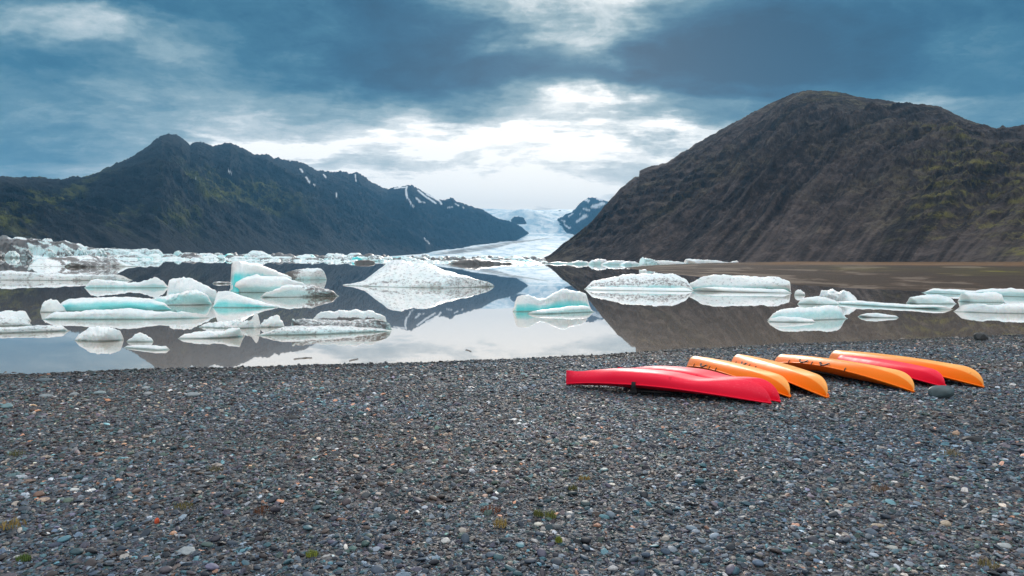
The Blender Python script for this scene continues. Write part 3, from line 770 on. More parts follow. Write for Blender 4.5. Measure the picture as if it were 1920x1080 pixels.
iceberg('low streaked iceberg with black dirt bands near the ice cliff', [
    W([(52, 496), (75, 486), (110, 482), (160, 480), (185, 481), (200, 487), (215, 494)], 499.8, depth=.4, rough=.12, dirt=.36, q=.9, streak=1.0),
    W([(118, 500), (135, 491), (160, 487), (185, 487), (203, 496), (212, 500)], 500.6, depth=.5, rough=.1, dirt=.62, seed=32),
    W([(182, 490), (190, 481), (205, 481), (225, 490), (240, 497), (258, 499)], 500.0, depth=.5, rough=.1, dirt=.55, dend=(215, 235, -.4), seed=33)])
iceberg('thin brown ice scrap left of the tilted slab', [
    W([(398, 530), (410, 527.5), (428, 528), (436, 531)], 532, depth=.4, rough=.2, dirt=.6)])
# middle
iceberg('solitary sculpted iceberg with an undercut turquoise belly, in open water', [
    W([(985, 588), (1000, 584), (1030, 580), (1060, 576), (1095, 573), (1108, 577), (1115, 583)], (590.5, 585), depth=.16, rough=.12, turq=.35, tq=(.0, .5), q=.6),
    W([(959, 569), (963, 560), (975, 554), (990, 553), (1003, 557), (1012, 562), (1022, 559), (1035, 551), (1050, 545), (1065, 543), (1082, 546), (1098, 551), (1104, 557), (1108, 568)], (587, 578), depth=.30, rough=.06, turq=1.0, tq=(.0, .42), q=.55, p=.7, under=.2, seed=18, back=-.2, tip=.07)])
# right pair
iceberg('long smooth white iceberg with a dark speckled patch, left of a pair', [
    W([(1094, 536), (1105, 529), (1130, 524), (1165, 516), (1195, 516), (1230, 512.5), (1265, 515), (1285, 522), (1302, 531)], (543, 545), depth=.28, rough=.08, dirt=.24, q=.6, dband=(.25, .75, .50), turq=.7, tq=(.05, .22)),
    W([(1093, 541), (1120, 538), (1200, 539), (1280, 540), (1304, 543)], (544, 547), depth=.18, rough=.08, q=.6, seed=4)])
iceberg('thick white iceberg with a blunt right end and green waterline, right of a pair', [
    W([(1288, 535), (1300, 528), (1318, 519), (1335, 515), (1365, 516), (1400, 517.5), (1445, 519), (1470, 523), (1482, 529), (1485, 540)], (545, 548), depth=.30, rough=.07, dirt=.26, q=.5, turq=.8, tq=(.05, .24), tip=.025),
    W([(1292, 541), (1340, 538), (1420, 541), (1485, 543)], (546, 550), depth=.16, rough=.08, q=.6, seed=6)])
iceberg('very small white ice lump just off the right end of the pair', [
    W([(1489, 549), (1495, 543.5), (1501, 544), (1510, 550)], 553.5, depth=.6, rough=.2)])
iceberg('jagged white ice floe with twin lumps near the mudflat', [
    W([(1533, 551), (1540, 545), (1560, 544), (1574, 548), (1582, 543), (1590, 547), (1600, 556), (1612, 565)], (563, 572), depth=.4, rough=.2, dirt=.1)])
iceberg('long low ice shelf trailing to the right of the jagged floe', [
    W([(1545, 567), (1610, 564), (1650, 568), (1700, 571), (1750, 572), (1790, 577)], (568.5, 583), depth=.12, rough=.16, turq=.25, q=.6)])
iceberg('small white ice hump just left of the jagged floe near the mudflat', [W([(1494, 566), (1505, 559), (1525, 556), (1545, 557), (1562, 563), (1575, 569)], 571, depth=.4, rough=.14, turq=.2)])
iceberg('lens shaped white iceberg nearest the kayaks with a concave grey side', [
    W([(1436, 595), (1450, 589), (1462, 581), (1480, 578), (1520, 576), (1555, 573), (1568, 574), (1577, 579), (1584, 590), (1590, 597)], (604, 598), depth=.35, rough=.07, turq=.35, tq=(.1, .7), q=.8, lean=.1),
    W([(1438, 598), (1460, 594), (1500, 595), (1530, 600)], 604.5, depth=.3, rough=.1, seed=3)])
iceberg('small flat lens of ice afloat by itself on the brown water', [
    W([(1607, 592), (1625, 588), (1645, 587), (1665, 590), (1686, 593)], (595, 596.5), depth=.3, rough=.1, q=.7)])
iceberg('smooth oval white ice floe, left of the ovals near the mudflat', [
    W([(1697, 565), (1705, 558), (1725, 554), (1755, 553), (1780, 558), (1794, 568)], 570, depth=.4, rough=.07, turq=.2)])
iceberg('pillow shaped white ice floe between the oval floe and the right edge', [
    W([(1794, 560), (1800, 551), (1812, 548), (1840, 549), (1865, 548), (1880, 553), (1885, 561)], 567, depth=.4, rough=.06, q=.55, turq=.25, tq=(0, .3))])
iceberg('long thin bluish ice floe lying behind the pillow shaped one', [
    W([(1728, 543), (1750, 541), (1790, 543), (1830, 545), (1860, 541), (1900, 541), (1940, 544), (2010, 548)], (549, 561), depth=.10, rough=.10, turq=.35, tq=(0, .6), q=.6)])
iceberg('wide flat white ice floe running out of the right edge', [
    W([(1785, 575), (1800, 572), (1850, 571), (1900, 570), (1950, 571), (2030, 577)], (586, 590), depth=.12, rough=.14, q=.5, dirt=.06)])
iceberg('tiny white ice lump stranded off the tip of the mudflat', [W([(1198, 507), (1205, 506), (1211, 505), (1214, 509)], 510, depth=.5, rough=.2)])

# -- ice cliff at the far left, black streaked
def cliff():
    lob = []
    rs = random.Random(4)
    x = -330
    while x < 200:
        w_ = rs.uniform(110, 170)
        f = lambda q: np.interp(q, [-330, 0, 30, 60, 100, 130, 160, 190, 230, 300], [441, 444, 445, 449, 452, 456, 462, 465, 467, 469])
        prof = [(x, 476)] + [(x + w_ * q, f(x + w_ * q) + rs.uniform(-1.0, 2.0)) for q in (.08, .2, .33, .5, .62, .75, .9)] + [(x + w_, 477)]
        lob.append(W(prof, (480.3 + .012 * x, 480.3 + .012 * (x + w_)), depth=rs.uniform(.16, .26), rough=.16, dirt=rs.choice([.30, .42, .36]), turq=.22, tq=(.0, .95), q=.5, seed=int(x) + 900, ns=44, nx=130, streak=1.9, tip=.04))
        x += w_ * .55
    iceberg('jumbled pale ice cliff with black dirt streaks at the far left shore', lob, 'ice cliff', name='ice_cliff')
    labs = ['dark ice lump below the left end of the ice cliff', 'pale ice lump at the foot of the ice cliff', 'dirty ice wedge under the ice cliff middle', 'low white ice lump before the ice cliff',
            'streaked ice lump below the ice cliff right half', 'pale pointed ice lump right of the ice cliff foot', 'small grey ice lump ending the ice cliff foot']
    for k, lab in enumerate(labs):
        x = -30 + k * 34 + rs.uniform(-6, 6); w_ = rs.uniform(24, 44)
        iceberg(lab, [W([(x, 482), (x + w_ * .3, rs.uniform(466, 472)), (x + w_ * .5, rs.uniform(468, 473)), (x + w_ * .7, rs.uniform(468, 474)), (x + w_, 482)], 483.5 + k * .3, depth=.5, rough=.3, dirt=[.75, .3, .6, .15, .45, .2, .4][k], streak=.9, turq=.3, tq=(0, 1), seed=1000 + k, nx=50)], 'ice block', name='ice_block')
cliff()

# -- belt of crowded far ice under the mountains, made of individual blocks
def block_mesh(k):
    rs = np.random.default_rng(500 + k)
    n = 40; ns = 18
    tx = np.linspace(0, 1, n)
    H = (np.clip(1 - np.abs(2 * tx - 1) ** rs.uniform(1.5, 5), 0, 1) ** .6) * (1 + .35 * fbm(tx * 4, 0 * tx + k, o=4, seed=k)) * (1 - rs.uniform(-.5, .5) * (tx - .5))
    th = np.linspace(-.2, math.pi + .2, ns)
    c, s = np.cos(th), np.sin(th)
    taper = np.clip(1 - np.abs(2 * tx - 1) ** 3, 0, 1) ** .5 + .02
    X = (tx - .5)[:, None] * 2 + 0 * c[None]
    Y = -np.sign(c)[None] * (np.abs(c) ** .7)[None] * taper[:, None]
    Z = H[:, None] * (np.sign(s) * np.abs(s) ** .7)[None]
    n1 = fbm(X * 2.2, Y * 2.2, Z * 2.2, o=4, seed=k + 40); n2 = fbm(X * 5, Y * 5, Z * 5, o=3, seed=k + 41, ridged=True)
    Y = Y + .25 * n1 + .12 * n2; Z = np.where(s[None] > 0, Z + .14 * n1 * np.clip(Z * 3, 0, 1) + .08 * n2 * np.clip(Z * 3, 0, 1), -.1)
    dirty = [0.15, .3, .5, .55, .2, .75, .4, .2, 1.0, .55, .3, .5][k]
    tq = [.2, .5, .2, .1, .9, .1, .4, .2, 0, .3, .6, .2][k]
    hn = np.clip(Z / max(H.max(), .1), 0, 1)
    T = np.clip(tq * (.4 + .6 * (1 - hn)) + 0 * X, 0, 1); D = np.clip(dirty + .22 * n1 + .35 * (np.abs(fbm(X * 1.2 + Z * 2.5, Z * 6, Y, o=3, seed=k + 9)) < .06), 0, 1)
    P = np.stack([X, Y, Z], -1)
    me = np_mesh('ice_block', P.reshape(-1, 3), grid_faces(n, ns), attrs={'turq': T.ravel(), 'dirt': D.ravel(), 'fine': np.full(X.size, .28)})
    me.materials.append(M_ICE)
    return me
def belt():
    meshes = [block_mesh(k) for k in range(12)]
    rs = random.Random(9)
    first = True
    rows = [  # px from, px to, count, waterline row at the two ends, height px
        (120, 1010, 44, 480.6, 489.5, 9.5), (140, 1015, 40, 482.0, 491.2, 7.0), (180, 1010, 30, 484, 493, 5.0)]
    specials = [(820, 838, 491, 1.2, 8), ]
    for (xa, xb, n, ya, yb, hp) in rows:
        for i in range(n):
            px = xa + (xb - xa) * (i + rs.uniform(-.35, .35)) / (n - 1)
            yw = ya + (yb - ya) * (px - 120) / 900 + rs.uniform(-.25, .25)
            wpx = rs.uniform(15, 46); h = hp * rs.uniform(.55, 1.15)
            p = at_z(px, yw); d = math.hypot(p[0], p[1]) / F
            if d * F > 2500 or p[1] < 0: p = p * (1000 / (d * F)); p[2] = 0; d = 1000 / F
            o = bpy.data.objects.new('ice_block', meshes[rs.choice([0, 1, 2, 3, 0, 8, 2, 5, 6, 7, 7, 9, 10, 11, 4, 8, 5])])
            COL.objects.link(o)
            o.location = (p[0], p[1] + wpx * d * .35, 0)
            o.scale = (wpx * d / 2 * rs.choice([1, -1]), wpx * d * .32, h * d)
            o.rotation_euler = (0, 0, rs.uniform(-.25, .25))
            kk = meshes.index(o.data)
            lab = ('dark dirty ice block in the crowded far belt of ice' if kk in (5, 8) else 'turquoise ice block in the crowded far belt of ice' if kk in (1, 4, 10) else
                   'grey ice block in the crowded far belt of ice' if kk in (2, 3, 9, 11) else 'white ice block in the crowded far belt of ice')
            lab = lab.replace(' in the crowded far belt of ice', ', far belt, ' + ('front row' if hp == 5.0 else 'middle row' if hp == 7.0 else 'back row') + ', ' +
                ('just right of the ice cliff' if px < 220 else 'above the low knobbed floe' if px < 320 else 'above the two humped iceberg' if px < 420 else 'above the tilted slab' if px < 535 else
                 'between tilted slab and pyramid' if px < 650 else 'behind the pyramid iceberg left flank' if px < 760 else 'behind the pyramid iceberg right flank' if px < 880 else 'below the glacier tongue'))
            tag(o, lab, 'ice block', 'ice blocks of the far belt')
    # bergs under the bare hill, in front of and beyond the mudflat
    for (xa, xb, yt, yw), lab in zip([(1020, 1075, 491, 494.5), (1060, 1112, 489.5, 495), (1100, 1150, 486.5, 496), (1125, 1190, 488.5, 496.5), (1160, 1205, 490.5, 497)], ['white iceberg at the left end of the row under the bare hill', 'second low white iceberg from the left under the bare hill', 'tallest middle iceberg of the row under the bare hill', 'fourth white iceberg of the row under the bare hill', 'white iceberg touching the knobbly one at the mudflat tip']):
        iceberg(lab, [W([(xa, yw - 2), (xa + (xb - xa) * .2, yt + 2), (xa + (xb - xa) * .45, yt), (xa + (xb - xa) * .7, yt + 1), (xb, yw - 1.5)], yw, depth=.35, rough=.25, dirt=.14, turq=.35, tq=(0, .5))],
                group='icebergs along the foot of the bare hill')
    iceberg('knobbly white iceberg with a rounded head at the tip of the mudflat', [
        W([(1196, 495), (1199, 486), (1205, 482.5), (1212, 485), (1220, 487), (1228, 490), (1240, 495)], 499.5, depth=.5, rough=.25, dirt=.2, turq=.3, tq=(.2, 1))])
    iceberg('low dirty white iceberg right of the knobbly one', [
        W([(1212, 497), (1222, 491), (1235, 489), (1260, 489), (1280, 492), (1292, 496)], 498, depth=.3, rough=.2, dirt=.22)])
    def behind(label, pts, yb, dirt=.1):
        pts = np.array(pts, float)
        # beyond the mudflat: waterline row just above that of the horizon-side shore
        iceberg(label, [W([tuple(p) for p in pts], yb, depth=.3, rough=.15, dirt=dirt, q=.6)])
    behind('long white iceberg with dark vertical cracks beyond the mudflat', [(1275, 493), (1282, 487), (1300, 486), (1322, 487.5), (1345, 489), (1368, 492.5), (1375, 490), (1383, 488), (1391, 494)], 497.0, .22)
    behind('small white iceberg seen over the mudflat, right of the cracked one', [(1436, 494), (1445, 489), (1458, 488), (1468, 489), (1476, 493)], 497.5)
    behind('low white iceberg seen over the mudflat below the hill centre', [(1544, 493), (1556, 489), (1575, 490), (1590, 491), (1600, 489.5), (1611, 492.5)], 498.5)
    behind('tiniest white ice scrap seen over the mudflat, furthest right', [(1630, 493), (1640, 490.5), (1650, 492)], 499)
    # dark gravel-covered ice at the tongue's end
    iceberg('black debris covered ice hump at the middle of the far ice belt', [
        W([(838, 492), (865, 488.5), (880, 486.5), (892, 484), (904, 486.5), (930, 490), (965, 493)], 495.2, depth=.3, rough=.25, dirt=1.0, q=.8)])
    iceberg('small black debris covered ice lump right of the first turquoise block', [
        W([(663, 490), (675, 487.5), (690, 487.5), (704, 490)], 493.6, depth=.3, rough=.2, dirt=1.0)])
    iceberg('bright turquoise ice block in the far belt left of the pyramid iceberg', [W([(658, 487), (662, 482), (670, 481), (677, 483), (681, 487)], 489.5, depth=.5, rough=.2, turq=1, tq=(0, 1.2))])
    iceberg('turquoise edged ice block in the far belt above the tilted slab', [W([(420, 481), (424, 476), (431, 475), (438, 478), (441, 482)], 484.5, depth=.5, rough=.2, turq=.9, tq=(0, 1.2), dirt=.2)])
belt()

# -- thin floating brash between the blocks of the belt
def brash():
    px = np.linspace(60, 1016, 700); v = np.linspace(0, 1, 90)
    PX, V = np.meshgrid(px, v, indexing='ij')
    ya = 485.3 + (494.2 - 485.3) * (PX - 120) / 900
    yb = ya - 5.4
    yb = np.maximum(yb, 476.9 + .0120 * (PX - 120) + 1.3)
    Y = ya + (yb - ya) * V
    P = at_z(PX, Y)
    n = fbm(PX / 9, V * 9, o=5, seed=61)
    P[..., 2] = np.where((V == 0) | (V == 1), -.3, -.15 + 1.1 * smooth(-.25, .5, n + .25 * fbm(PX / 50, V * 3, o=2, seed=62)))
    D = np.clip(.16 + .35 * fbm(PX / 14, V * 12, o=4, seed=63), 0, 1)
    o = link('brash_ice', grid_mesh('brash_ice', P, attrs={'turq': 0 * PX + .1, 'dirt': D, 'fine': 0 * PX + .28}), M_ICE)
    tag(o, 'thin broken brash ice floating between the blocks of the far belt', kind='stuff')
brash()
# ------------------------------------------------------------------ kayaks
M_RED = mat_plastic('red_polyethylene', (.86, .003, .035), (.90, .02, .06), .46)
M_ORANGE = mat_plastic('orange_polyethylene', (1.0, .205, .002), (1.0, .53, .15), .36)  # second colour: hull bottom as lit by the sky, put into the plastic
M_BLACK = mat_simple('black_rubber_and_webbing', (.012, .012, .013), .5)
def tube(name, pts, r, mat, parent, n=6, closed=False):
    pts = np.array(pts, float); m = len(pts)
    if closed: tg = np.roll(pts, -1, 0) - np.roll(pts, 1, 0)
    else: tg = np.gradient(pts, axis=0)
    tg /= np.linalg.norm(tg, axis=1, keepdims=True)
    up = np.where(np.abs(tg[:, 2:3]) > .9, np.array([[1., 0, 0]]), np.array([[0, 0, 1.]]))
    a = np.cross(tg, up); a /= np.linalg.norm(a, axis=1, keepdims=True); b = np.cross(a, tg)
    th = np.linspace(0, 2 * math.pi, n, endpoint=False)
    V = pts[:, None] + r * (np.cos(th)[None, :, None] * a[:, None] + np.sin(th)[None, :, None] * b[:, None])
    V = V.reshape(-1, 3)
    i, j = np.meshgrid(np.arange(m if closed else m - 1), np.arange(n), indexing='ij')
    i2 = (i + 1) % m; j2 = (j + 1) % n
    f = np.stack([i * n + j, i2 * n + j, i2 * n + j2, i * n + j2], -1).reshape(-1, 4)
    return link(name, np_mesh(name, V, f), mat, parent)

def kayak(label, far, near, colour, roll, group, stern_square=False, width=.36, height=.365, gear=(), seed=0):
    P0, P1 = on_beach(*far), on_beach(*near)
    L = float(np.linalg.norm(P1 - P0)) / 2
    mat = M_RED if colour == 'red' else M_ORANGE
    ax = Vector(P1 - P0).normalized()
    side = Vector((0, 0, 1)).cross(ax).normalized(); up = ax.cross(side)
    Mx = Matrix((ax, side, up)).transposed() @ Matrix.Rotation(roll, 3, 'X')
    root = bpy.data.objects.new('kayak', None); COL.objects.link(root)
    root.empty_display_size = .3
    mid = Vector((P0 + P1) / 2); mid.z += .005
    root.matrix_world = Matrix.Translation(mid) @ Mx.to_4x4()
    tag(root, label, 'kayak', group)
    n = 120
    t = np.sin(np.linspace(-math.pi / 2, math.pi / 2, n)) * .6 + np.linspace(-1, 1, n) * .4
    at_ = np.abs(t)
    w = width * np.clip(1 - at_ ** 2.6, 0, 1) ** .80
    sheer = .165 - .135 * at_ ** 2.0                      # gunwale line, drooping to the ends (boat is upside down)
    deck = sheer - (.085 - .075 * at_ ** 1.5) - .01
    def stem(x, a, k0, ke):
        e = np.clip((x - (1 - a)) / a, 0, 1)
        return ke + (k0 - ke) * np.sqrt(np.clip(1 - e ** 2.2, 0, 1))
    keel = height - .055 * at_ ** 2
    kb = stem(t, .24, 1, 0)
    if stern_square: keel = keel * (1.04 - .17 * np.exp(-((t - .42) / .22) ** 2) - .0 * t)
    keel = np.where(t > 0, sheer + (keel - sheer) * kb, keel)
    if stern_square:
        ks = 1 - .26 * smooth(.35, .9, -t) + .08 * smooth(.85, 1, -t)
        e = np.clip((-t - .985) / .015, 0, 1)
        keel = np.where(t < 0, sheer + (keel - sheer) * ks, keel)
        w = np.where(t < -.2, w * (1 - .35 * smooth(.3, .85, -t)), w); w = np.maximum(w, .008)
    else:
        keel = np.where(t <= 0, sheer + (keel - sheer) * stem(-t, .14, 1, .12), keel)
    # hull cross-sections: flat-V with a soft chine amidships, hollow V towards the ends
    m = 26
    a = np.linspace(0, math.pi / 2, m)[None]
    hollow = smooth(.45, .92, at_)[:, None]
    if stern_square: hollow = np.maximum(hollow, (smooth(.25, .7, -t) * 1.0)[:, None])
    pe = .50 + (1.15 if stern_square else .40) * hollow; qe = .62 + .20 * hollow
    if stern_square:
        y = w[:, None] * np.sin(a) ** pe
        z = sheer[:, None] + (keel - sheer)[:, None] * np.cos(a) ** qe
    else:                                      # shallow-V bottom, firm chine, flared side
        u = (a / (math.pi / 2)); ub = np.clip(u / .46, 0, 1); us = np.clip((u - .46) / .54, 0, 1)
        cz = .80 - .10 * smooth(.5, .95, at_)[:, None]
        yy_ = .66 * ub + .34 * us ** .85 + .03 * np.sin(us * math.pi)
        zz_ = np.where(u < .46, 1 - (1 - cz) * ub ** 1.7, cz * (1 - us ** 1.1))
        y = w[:, None] * yy_; z = sheer[:, None] + (keel - sheer)[:, None] * zz_
    x = (t * L)[:, None] + 0 * y
    x = x + (np.where(t > 0, .05, 0)[:, None] * hollow * (1 - np.cos(a)) * -1)
    full = np.concatenate([np.stack([x, -y, z], -1)[:, ::-1], np.stack([x, y, z], -1)[:, 1:]], 1)
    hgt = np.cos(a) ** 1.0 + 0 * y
    skylit_wear = smooth(.30, .60, hgt) if stern_square else smooth(.70, .76, hgt); skylit_wear = np.concatenate([skylit_wear[:, ::-1], skylit_wear[:, 1:]], 1)  # mask of the upturned bottom: painted sky-lit tone plus scuffs
    hull = link('hull', grid_mesh('hull', full, attrs={'skylit_wear': skylit_wear}), mat, root)
    # deck, facing the ground
    md = 14
    b = np.linspace(0, 1, md)[None]
    yd = w[:, None] * (1 - b); zd = deck[:, None] + (sheer - deck)[:, None] * (1 - b) ** 1.6
    xd = (t * L)[:, None] + 0 * yd
    zd = zd - .004; yd = yd - .002
    D = np.concatenate([np.stack([xd, -yd, zd], -1), np.stack([xd, yd, zd], -1)[:, ::-1][:, 1:]], 1)
    link('deck', grid_mesh('deck', D, attrs={'skylit_wear': 0 * D[..., 0]}), mat, root)
    # seam lip round the gunwale
    pts = [(t[i] * L, w[i] + .004, sheer[i]) for i in range(0, n, 2)] + [(t[i] * L, -w[i] - .004, sheer[i]) for i in range(n - 1, -1, -2)]
    rim = tube('rim', pts, .011, mat, root, 6, closed=True)
    # cockpit coaming and seat underneath
    def f(v, arr): return float(np.interp(v, t, arr))
    cp = [(L * (-.06) + .42 * math.cos(q), .235 * math.sin(q), f(-.06 + .42 / L * math.cos(q), deck) - .012) for q in np.linspace(0, 2 * math.pi, 40, endpoint=False)]
    tube('cockpit_coaming', cp, .016, M_BLACK, root, 6, closed=True)
    r, s = 10, 16
    qq = np.linspace(0, 1, r)[:, None]; ph = np.linspace(0, 2 * math.pi, s)[None]
    sx = L * (-.14) + .2 * qq * np.cos(ph); sy = .19 * qq * np.sin(ph); sz = f(-.14, deck) + .09 * (1 - qq ** 2) - .02 + 0 * ph
    link('seat', grid_mesh('seat', np.stack([sx, sy, sz], -1)), M_BLACK, root)
    for e in (-.93, .93):
        hx = e * L
        if stern_square and e < 0: continue
        yy = f(e, w)
        tube('carry_toggle', [(hx, -yy * .5, f(e, deck) - .01), (hx - .02, -yy * .9 - .02, f(e, deck) + .005), (hx - .05, -yy - .03, f(e, deck))], .009, M_BLACK, root)
    # side gear: carry handles and bungee hooks on the flank that faces the camera
    for (gt, kind) in gear:
        for sgn in (-1, 1):
            yy = f(gt, w); zz = f(gt, sheer); kk = f(gt, keel)
            if kind == 'handle':
                q = np.linspace(0, 1, 12)
                pts = [(gt * L + (v - .5) * .24, sgn * (yy + .012 + .030 * math.sin(v * math.pi)), zz + .055 - .045 * math.sin(v * math.pi)) for v in q]
                hd = tube('handle', pts, .013, M_BLACK, root)
                for v in (0, 1):
                    tube('fixing', [(gt * L + (v - .5) * .24 - .018, sgn * (yy + .006), zz + .058), (gt * L + (v - .5) * .24 + .018, sgn * (yy + .010), zz + .058)], .016, M_BLACK, hd)
            elif kind == 'hook':
                tube('bungee_hook', [(gt * L, sgn * (yy - .002), zz + .05), (gt * L + .008, sgn * (yy + .016), zz + .025), (gt * L, sgn * (yy + .012), zz - .01)], .010, M_BLACK, root)
            elif kind == 'strap' and sgn < 0:
                q = np.linspace(0, 1, 10)
                V = []
                for v in q:
                    zz2 = zz + .045 - .17 * v; yy2 = -(yy + .012 + .012 * math.sin(v * 5))
                    V.append([(gt * L - .035 - .02 * v, yy2, zz2), (gt * L + .035 + .02 * v, yy2 - .006, zz2)])
                V = np.array(V); V2 = V.copy(); V2[..., 1] += .008
                Vs = np.concatenate([V, V2[:, ::-1]], 1); Vs = np.concatenate([Vs, Vs[:, :1]], 1)
                link('strap', grid_mesh('strap', Vs, smooth_=False), M_BLACK, root)
    return root
G = 'kayaks lying upside down on the gravel'
side_gear = ((-.22, 'handle'), (-.08, 'hook'), (.06, 'hook'), (-.48, 'hook'))
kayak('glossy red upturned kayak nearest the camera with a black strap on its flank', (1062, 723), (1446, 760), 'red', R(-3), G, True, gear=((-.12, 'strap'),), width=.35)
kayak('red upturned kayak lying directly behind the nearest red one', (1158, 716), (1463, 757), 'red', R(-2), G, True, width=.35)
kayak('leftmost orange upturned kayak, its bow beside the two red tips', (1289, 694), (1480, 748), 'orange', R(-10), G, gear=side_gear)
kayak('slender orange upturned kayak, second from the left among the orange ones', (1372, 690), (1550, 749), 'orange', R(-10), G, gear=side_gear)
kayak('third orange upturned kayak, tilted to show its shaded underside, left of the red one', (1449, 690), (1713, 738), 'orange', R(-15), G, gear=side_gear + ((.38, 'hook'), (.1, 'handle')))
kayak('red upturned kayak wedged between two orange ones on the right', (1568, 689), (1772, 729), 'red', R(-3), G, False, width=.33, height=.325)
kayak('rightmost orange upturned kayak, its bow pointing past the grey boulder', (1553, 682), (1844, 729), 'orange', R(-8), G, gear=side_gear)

# ------------------------------------------------------------------ stones
def stone_mesh(k, sub=2, rough=.16, angular=0.0):
    bm = bmesh.new(); bmesh.ops.create_icosphere(bm, subdivisions=sub, radius=.5)
    V = np.array([v.co[:] for v in bm.verts])
    n = fbm(V[:, 0] * 1.9 + k * 3.1, V[:, 1] * 1.9, V[:, 2] * 1.9, o=3, seed=900 + k)
    V = V * (1 + rough * 1.6 * n)[:, None]
    rs = np.random.default_rng(k)
    for _ in range(int(5 * angular) + 2):
        d = rs.normal(size=3); d /= np.linalg.norm(d); h = .36 + .1 * rs.random()
        s = V @ d; V = V - d[None] * np.clip(s - h, 0, None)[:, None] * .85
    for v, c in zip(bm.verts, V): v.co = c
    me = bpy.data.meshes.new('stone'); bm.to_mesh(me); bm.free()
    me.polygons.foreach_set('use_smooth', [angular < .6] * len(me.polygons))
    return me
M_PEB = mat_pebble_object()
def stone(label, px, py, wpx, col, flat=.5, k=0, name='stone', angular=.2, asp=.8, sink=.25, yaw=None):
    p = on_beach(px, py) if name != 'wet_stone' else at_z(px, py)
    d = math.hypot(p[0], p[1]); w = wpx * d / F
    me = stone_mesh(k + 50, 3, .18, angular); me.materials.append(M_PEB)
    o = bpy.data.objects.new('stone', me); COL.objects.link(o)
    o.scale = (w, w * asp, w * flat); o.location = (p[0], p[1] + w * asp * .3, p[2] + w * flat * (.5 - sink))
    o.rotation_euler = (0, 0, random.uniform(-.5, .5) if yaw is None else yaw)
    o.color = tuple(col) + (1,)
    return tag(o, label, 'stone')
stone('big smooth teal grey boulder beside the tip of the right red kayak', 1772, 747, 42, (.055, .085, .095), .55, 1, asp=.7, sink=.15, yaw=.1)
stone('dark angular rock standing on the far right waterline', 1843, 639, 24, (.05, .052, .055), .62, 2, angular=1, yaw=.3, sink=.1)
stone('pale round stone near the shore on the left, upper of two', 272, 730, 13, (.28, .31, .33), .5, 3)
stone('pale grey stone just below the pale round one on the left shore', 275, 741, 16, (.27, .28, .29), .45, 4)
stone('light blue grey flat stone on the left shore', 184, 740, 20, (.20, .26, .28), .35, 5)
stone('whitish stone left of the light blue grey flat stone', 138, 743, 15, (.27, .30, .32), .5, 6)
stone('low grey stone on the upper left gravel by the frame edge', 82, 746, 19, (.20, .23, .25), .4, 7)
stone('blue green stone cut by the left frame edge', 8, 766, 18, (.14, .24, .26), .5, 8)
stone('pale double stone on the shore left of the middle', 360, 744, 24, (.22, .25, .27), .4, 9)
stone('wet bluish slab near the waterline at the far left', 78, 716, 24, (.08, .11, .13), .3, 10)
stone('grey stone on the gravel below the layered iceberg', 612, 721, 14, (.22, .22, .23), .6, 11)
stone('grey round stone on the gravel under the middle of the lake', 757, 712, 14, (.22, .22, .23), .6, 12)
stone('broad grey stone right of the upper gravel middle', 806, 706, 18, (.18, .19, .20), .45, 13)
stone('flat black stone on the gravel at centre left', 548, 786, 24, (.028, .03, .034), .25, 14)
stone('flat black stone on the gravel below the teal boulder', 1828, 829, 28, (.018, .02, .024), .38, 15, angular=.7)
stone('tan triangular stone left of the flat black one', 1795, 817, 12, (.36, .24, .17), .8, 16, angular=1)
stone('round beige pebble in the lower right gravel', 1776, 987, 17, (.40, .33, .25), .6, 17)
stone('long tan pebble lying left of the round beige one', 1647, 989, 24, (.34, .27, .20), .33, 18, yaw=.1, asp=.5)
stone('pale oval pebble near the bottom right', 1676, 1032, 18, (.36, .36, .34), .45, 19)
stone('light grey flat pebble near the bottom right corner', 1890, 1029, 22, (.30, .32, .33), .35, 20)
stone('small upright orange red pebble in the lower left gravel', 293, 982, 9, (.50, .075, .025), 1.3, 21)
stone('pale peach pebble right of the orange red one', 323, 1004, 13, (.48, .27, .17), .7, 22)
stone('white angular pebble at the bottom centre', 836, 1018, 19, (.50, .49, .48), .55, 23, angular=1)
stone('creamy pink pebble above the bottom centre', 909, 933, 12, (.52, .36, .29), .7, 24)
stone('long pale blue pebble beside the creamy pink one', 927, 937, 17, (.36, .44, .50), .4, 25, asp=.45, yaw=-.5)
stone('cream white pebble at the lower centre beside a grass tuft', 1011, 987, 18, (.50, .48, .42), .45, 26)
stone('large dark grey pebble capped with pale stone at the lower centre', 1044, 993, 20, (.09, .10, .11), .6, 27)
stone('pinkish white pebble at the lower centre right', 1054, 1016, 15, (.50, .44, .42), .6, 28)
stone('deep teal pebble near the bottom centre', 935, 1050, 20, (.035, .09, .11), .65, 29)
stone('brown reddish pebble beside the tan one in the lower left', 70, 932, 17, (.17, .10, .075), .6, 30)
stone('flat tan oval pebble in the lower left gravel', 79, 941, 20, (.36, .27, .21), .32, 31, yaw=0)
stone('green grey oval pebble in the lower left gravel', 125, 944, 17, (.10, .14, .11), .65, 32)
stone('bright white pebble in the lower left gravel', 136, 922, 14, (.50, .52, .52), .45, 33)
stone('pale slab shaped stone near the bottom at left centre', 345, 1040, 34, (.24, .27, .29), .35, 34, angular=.9)

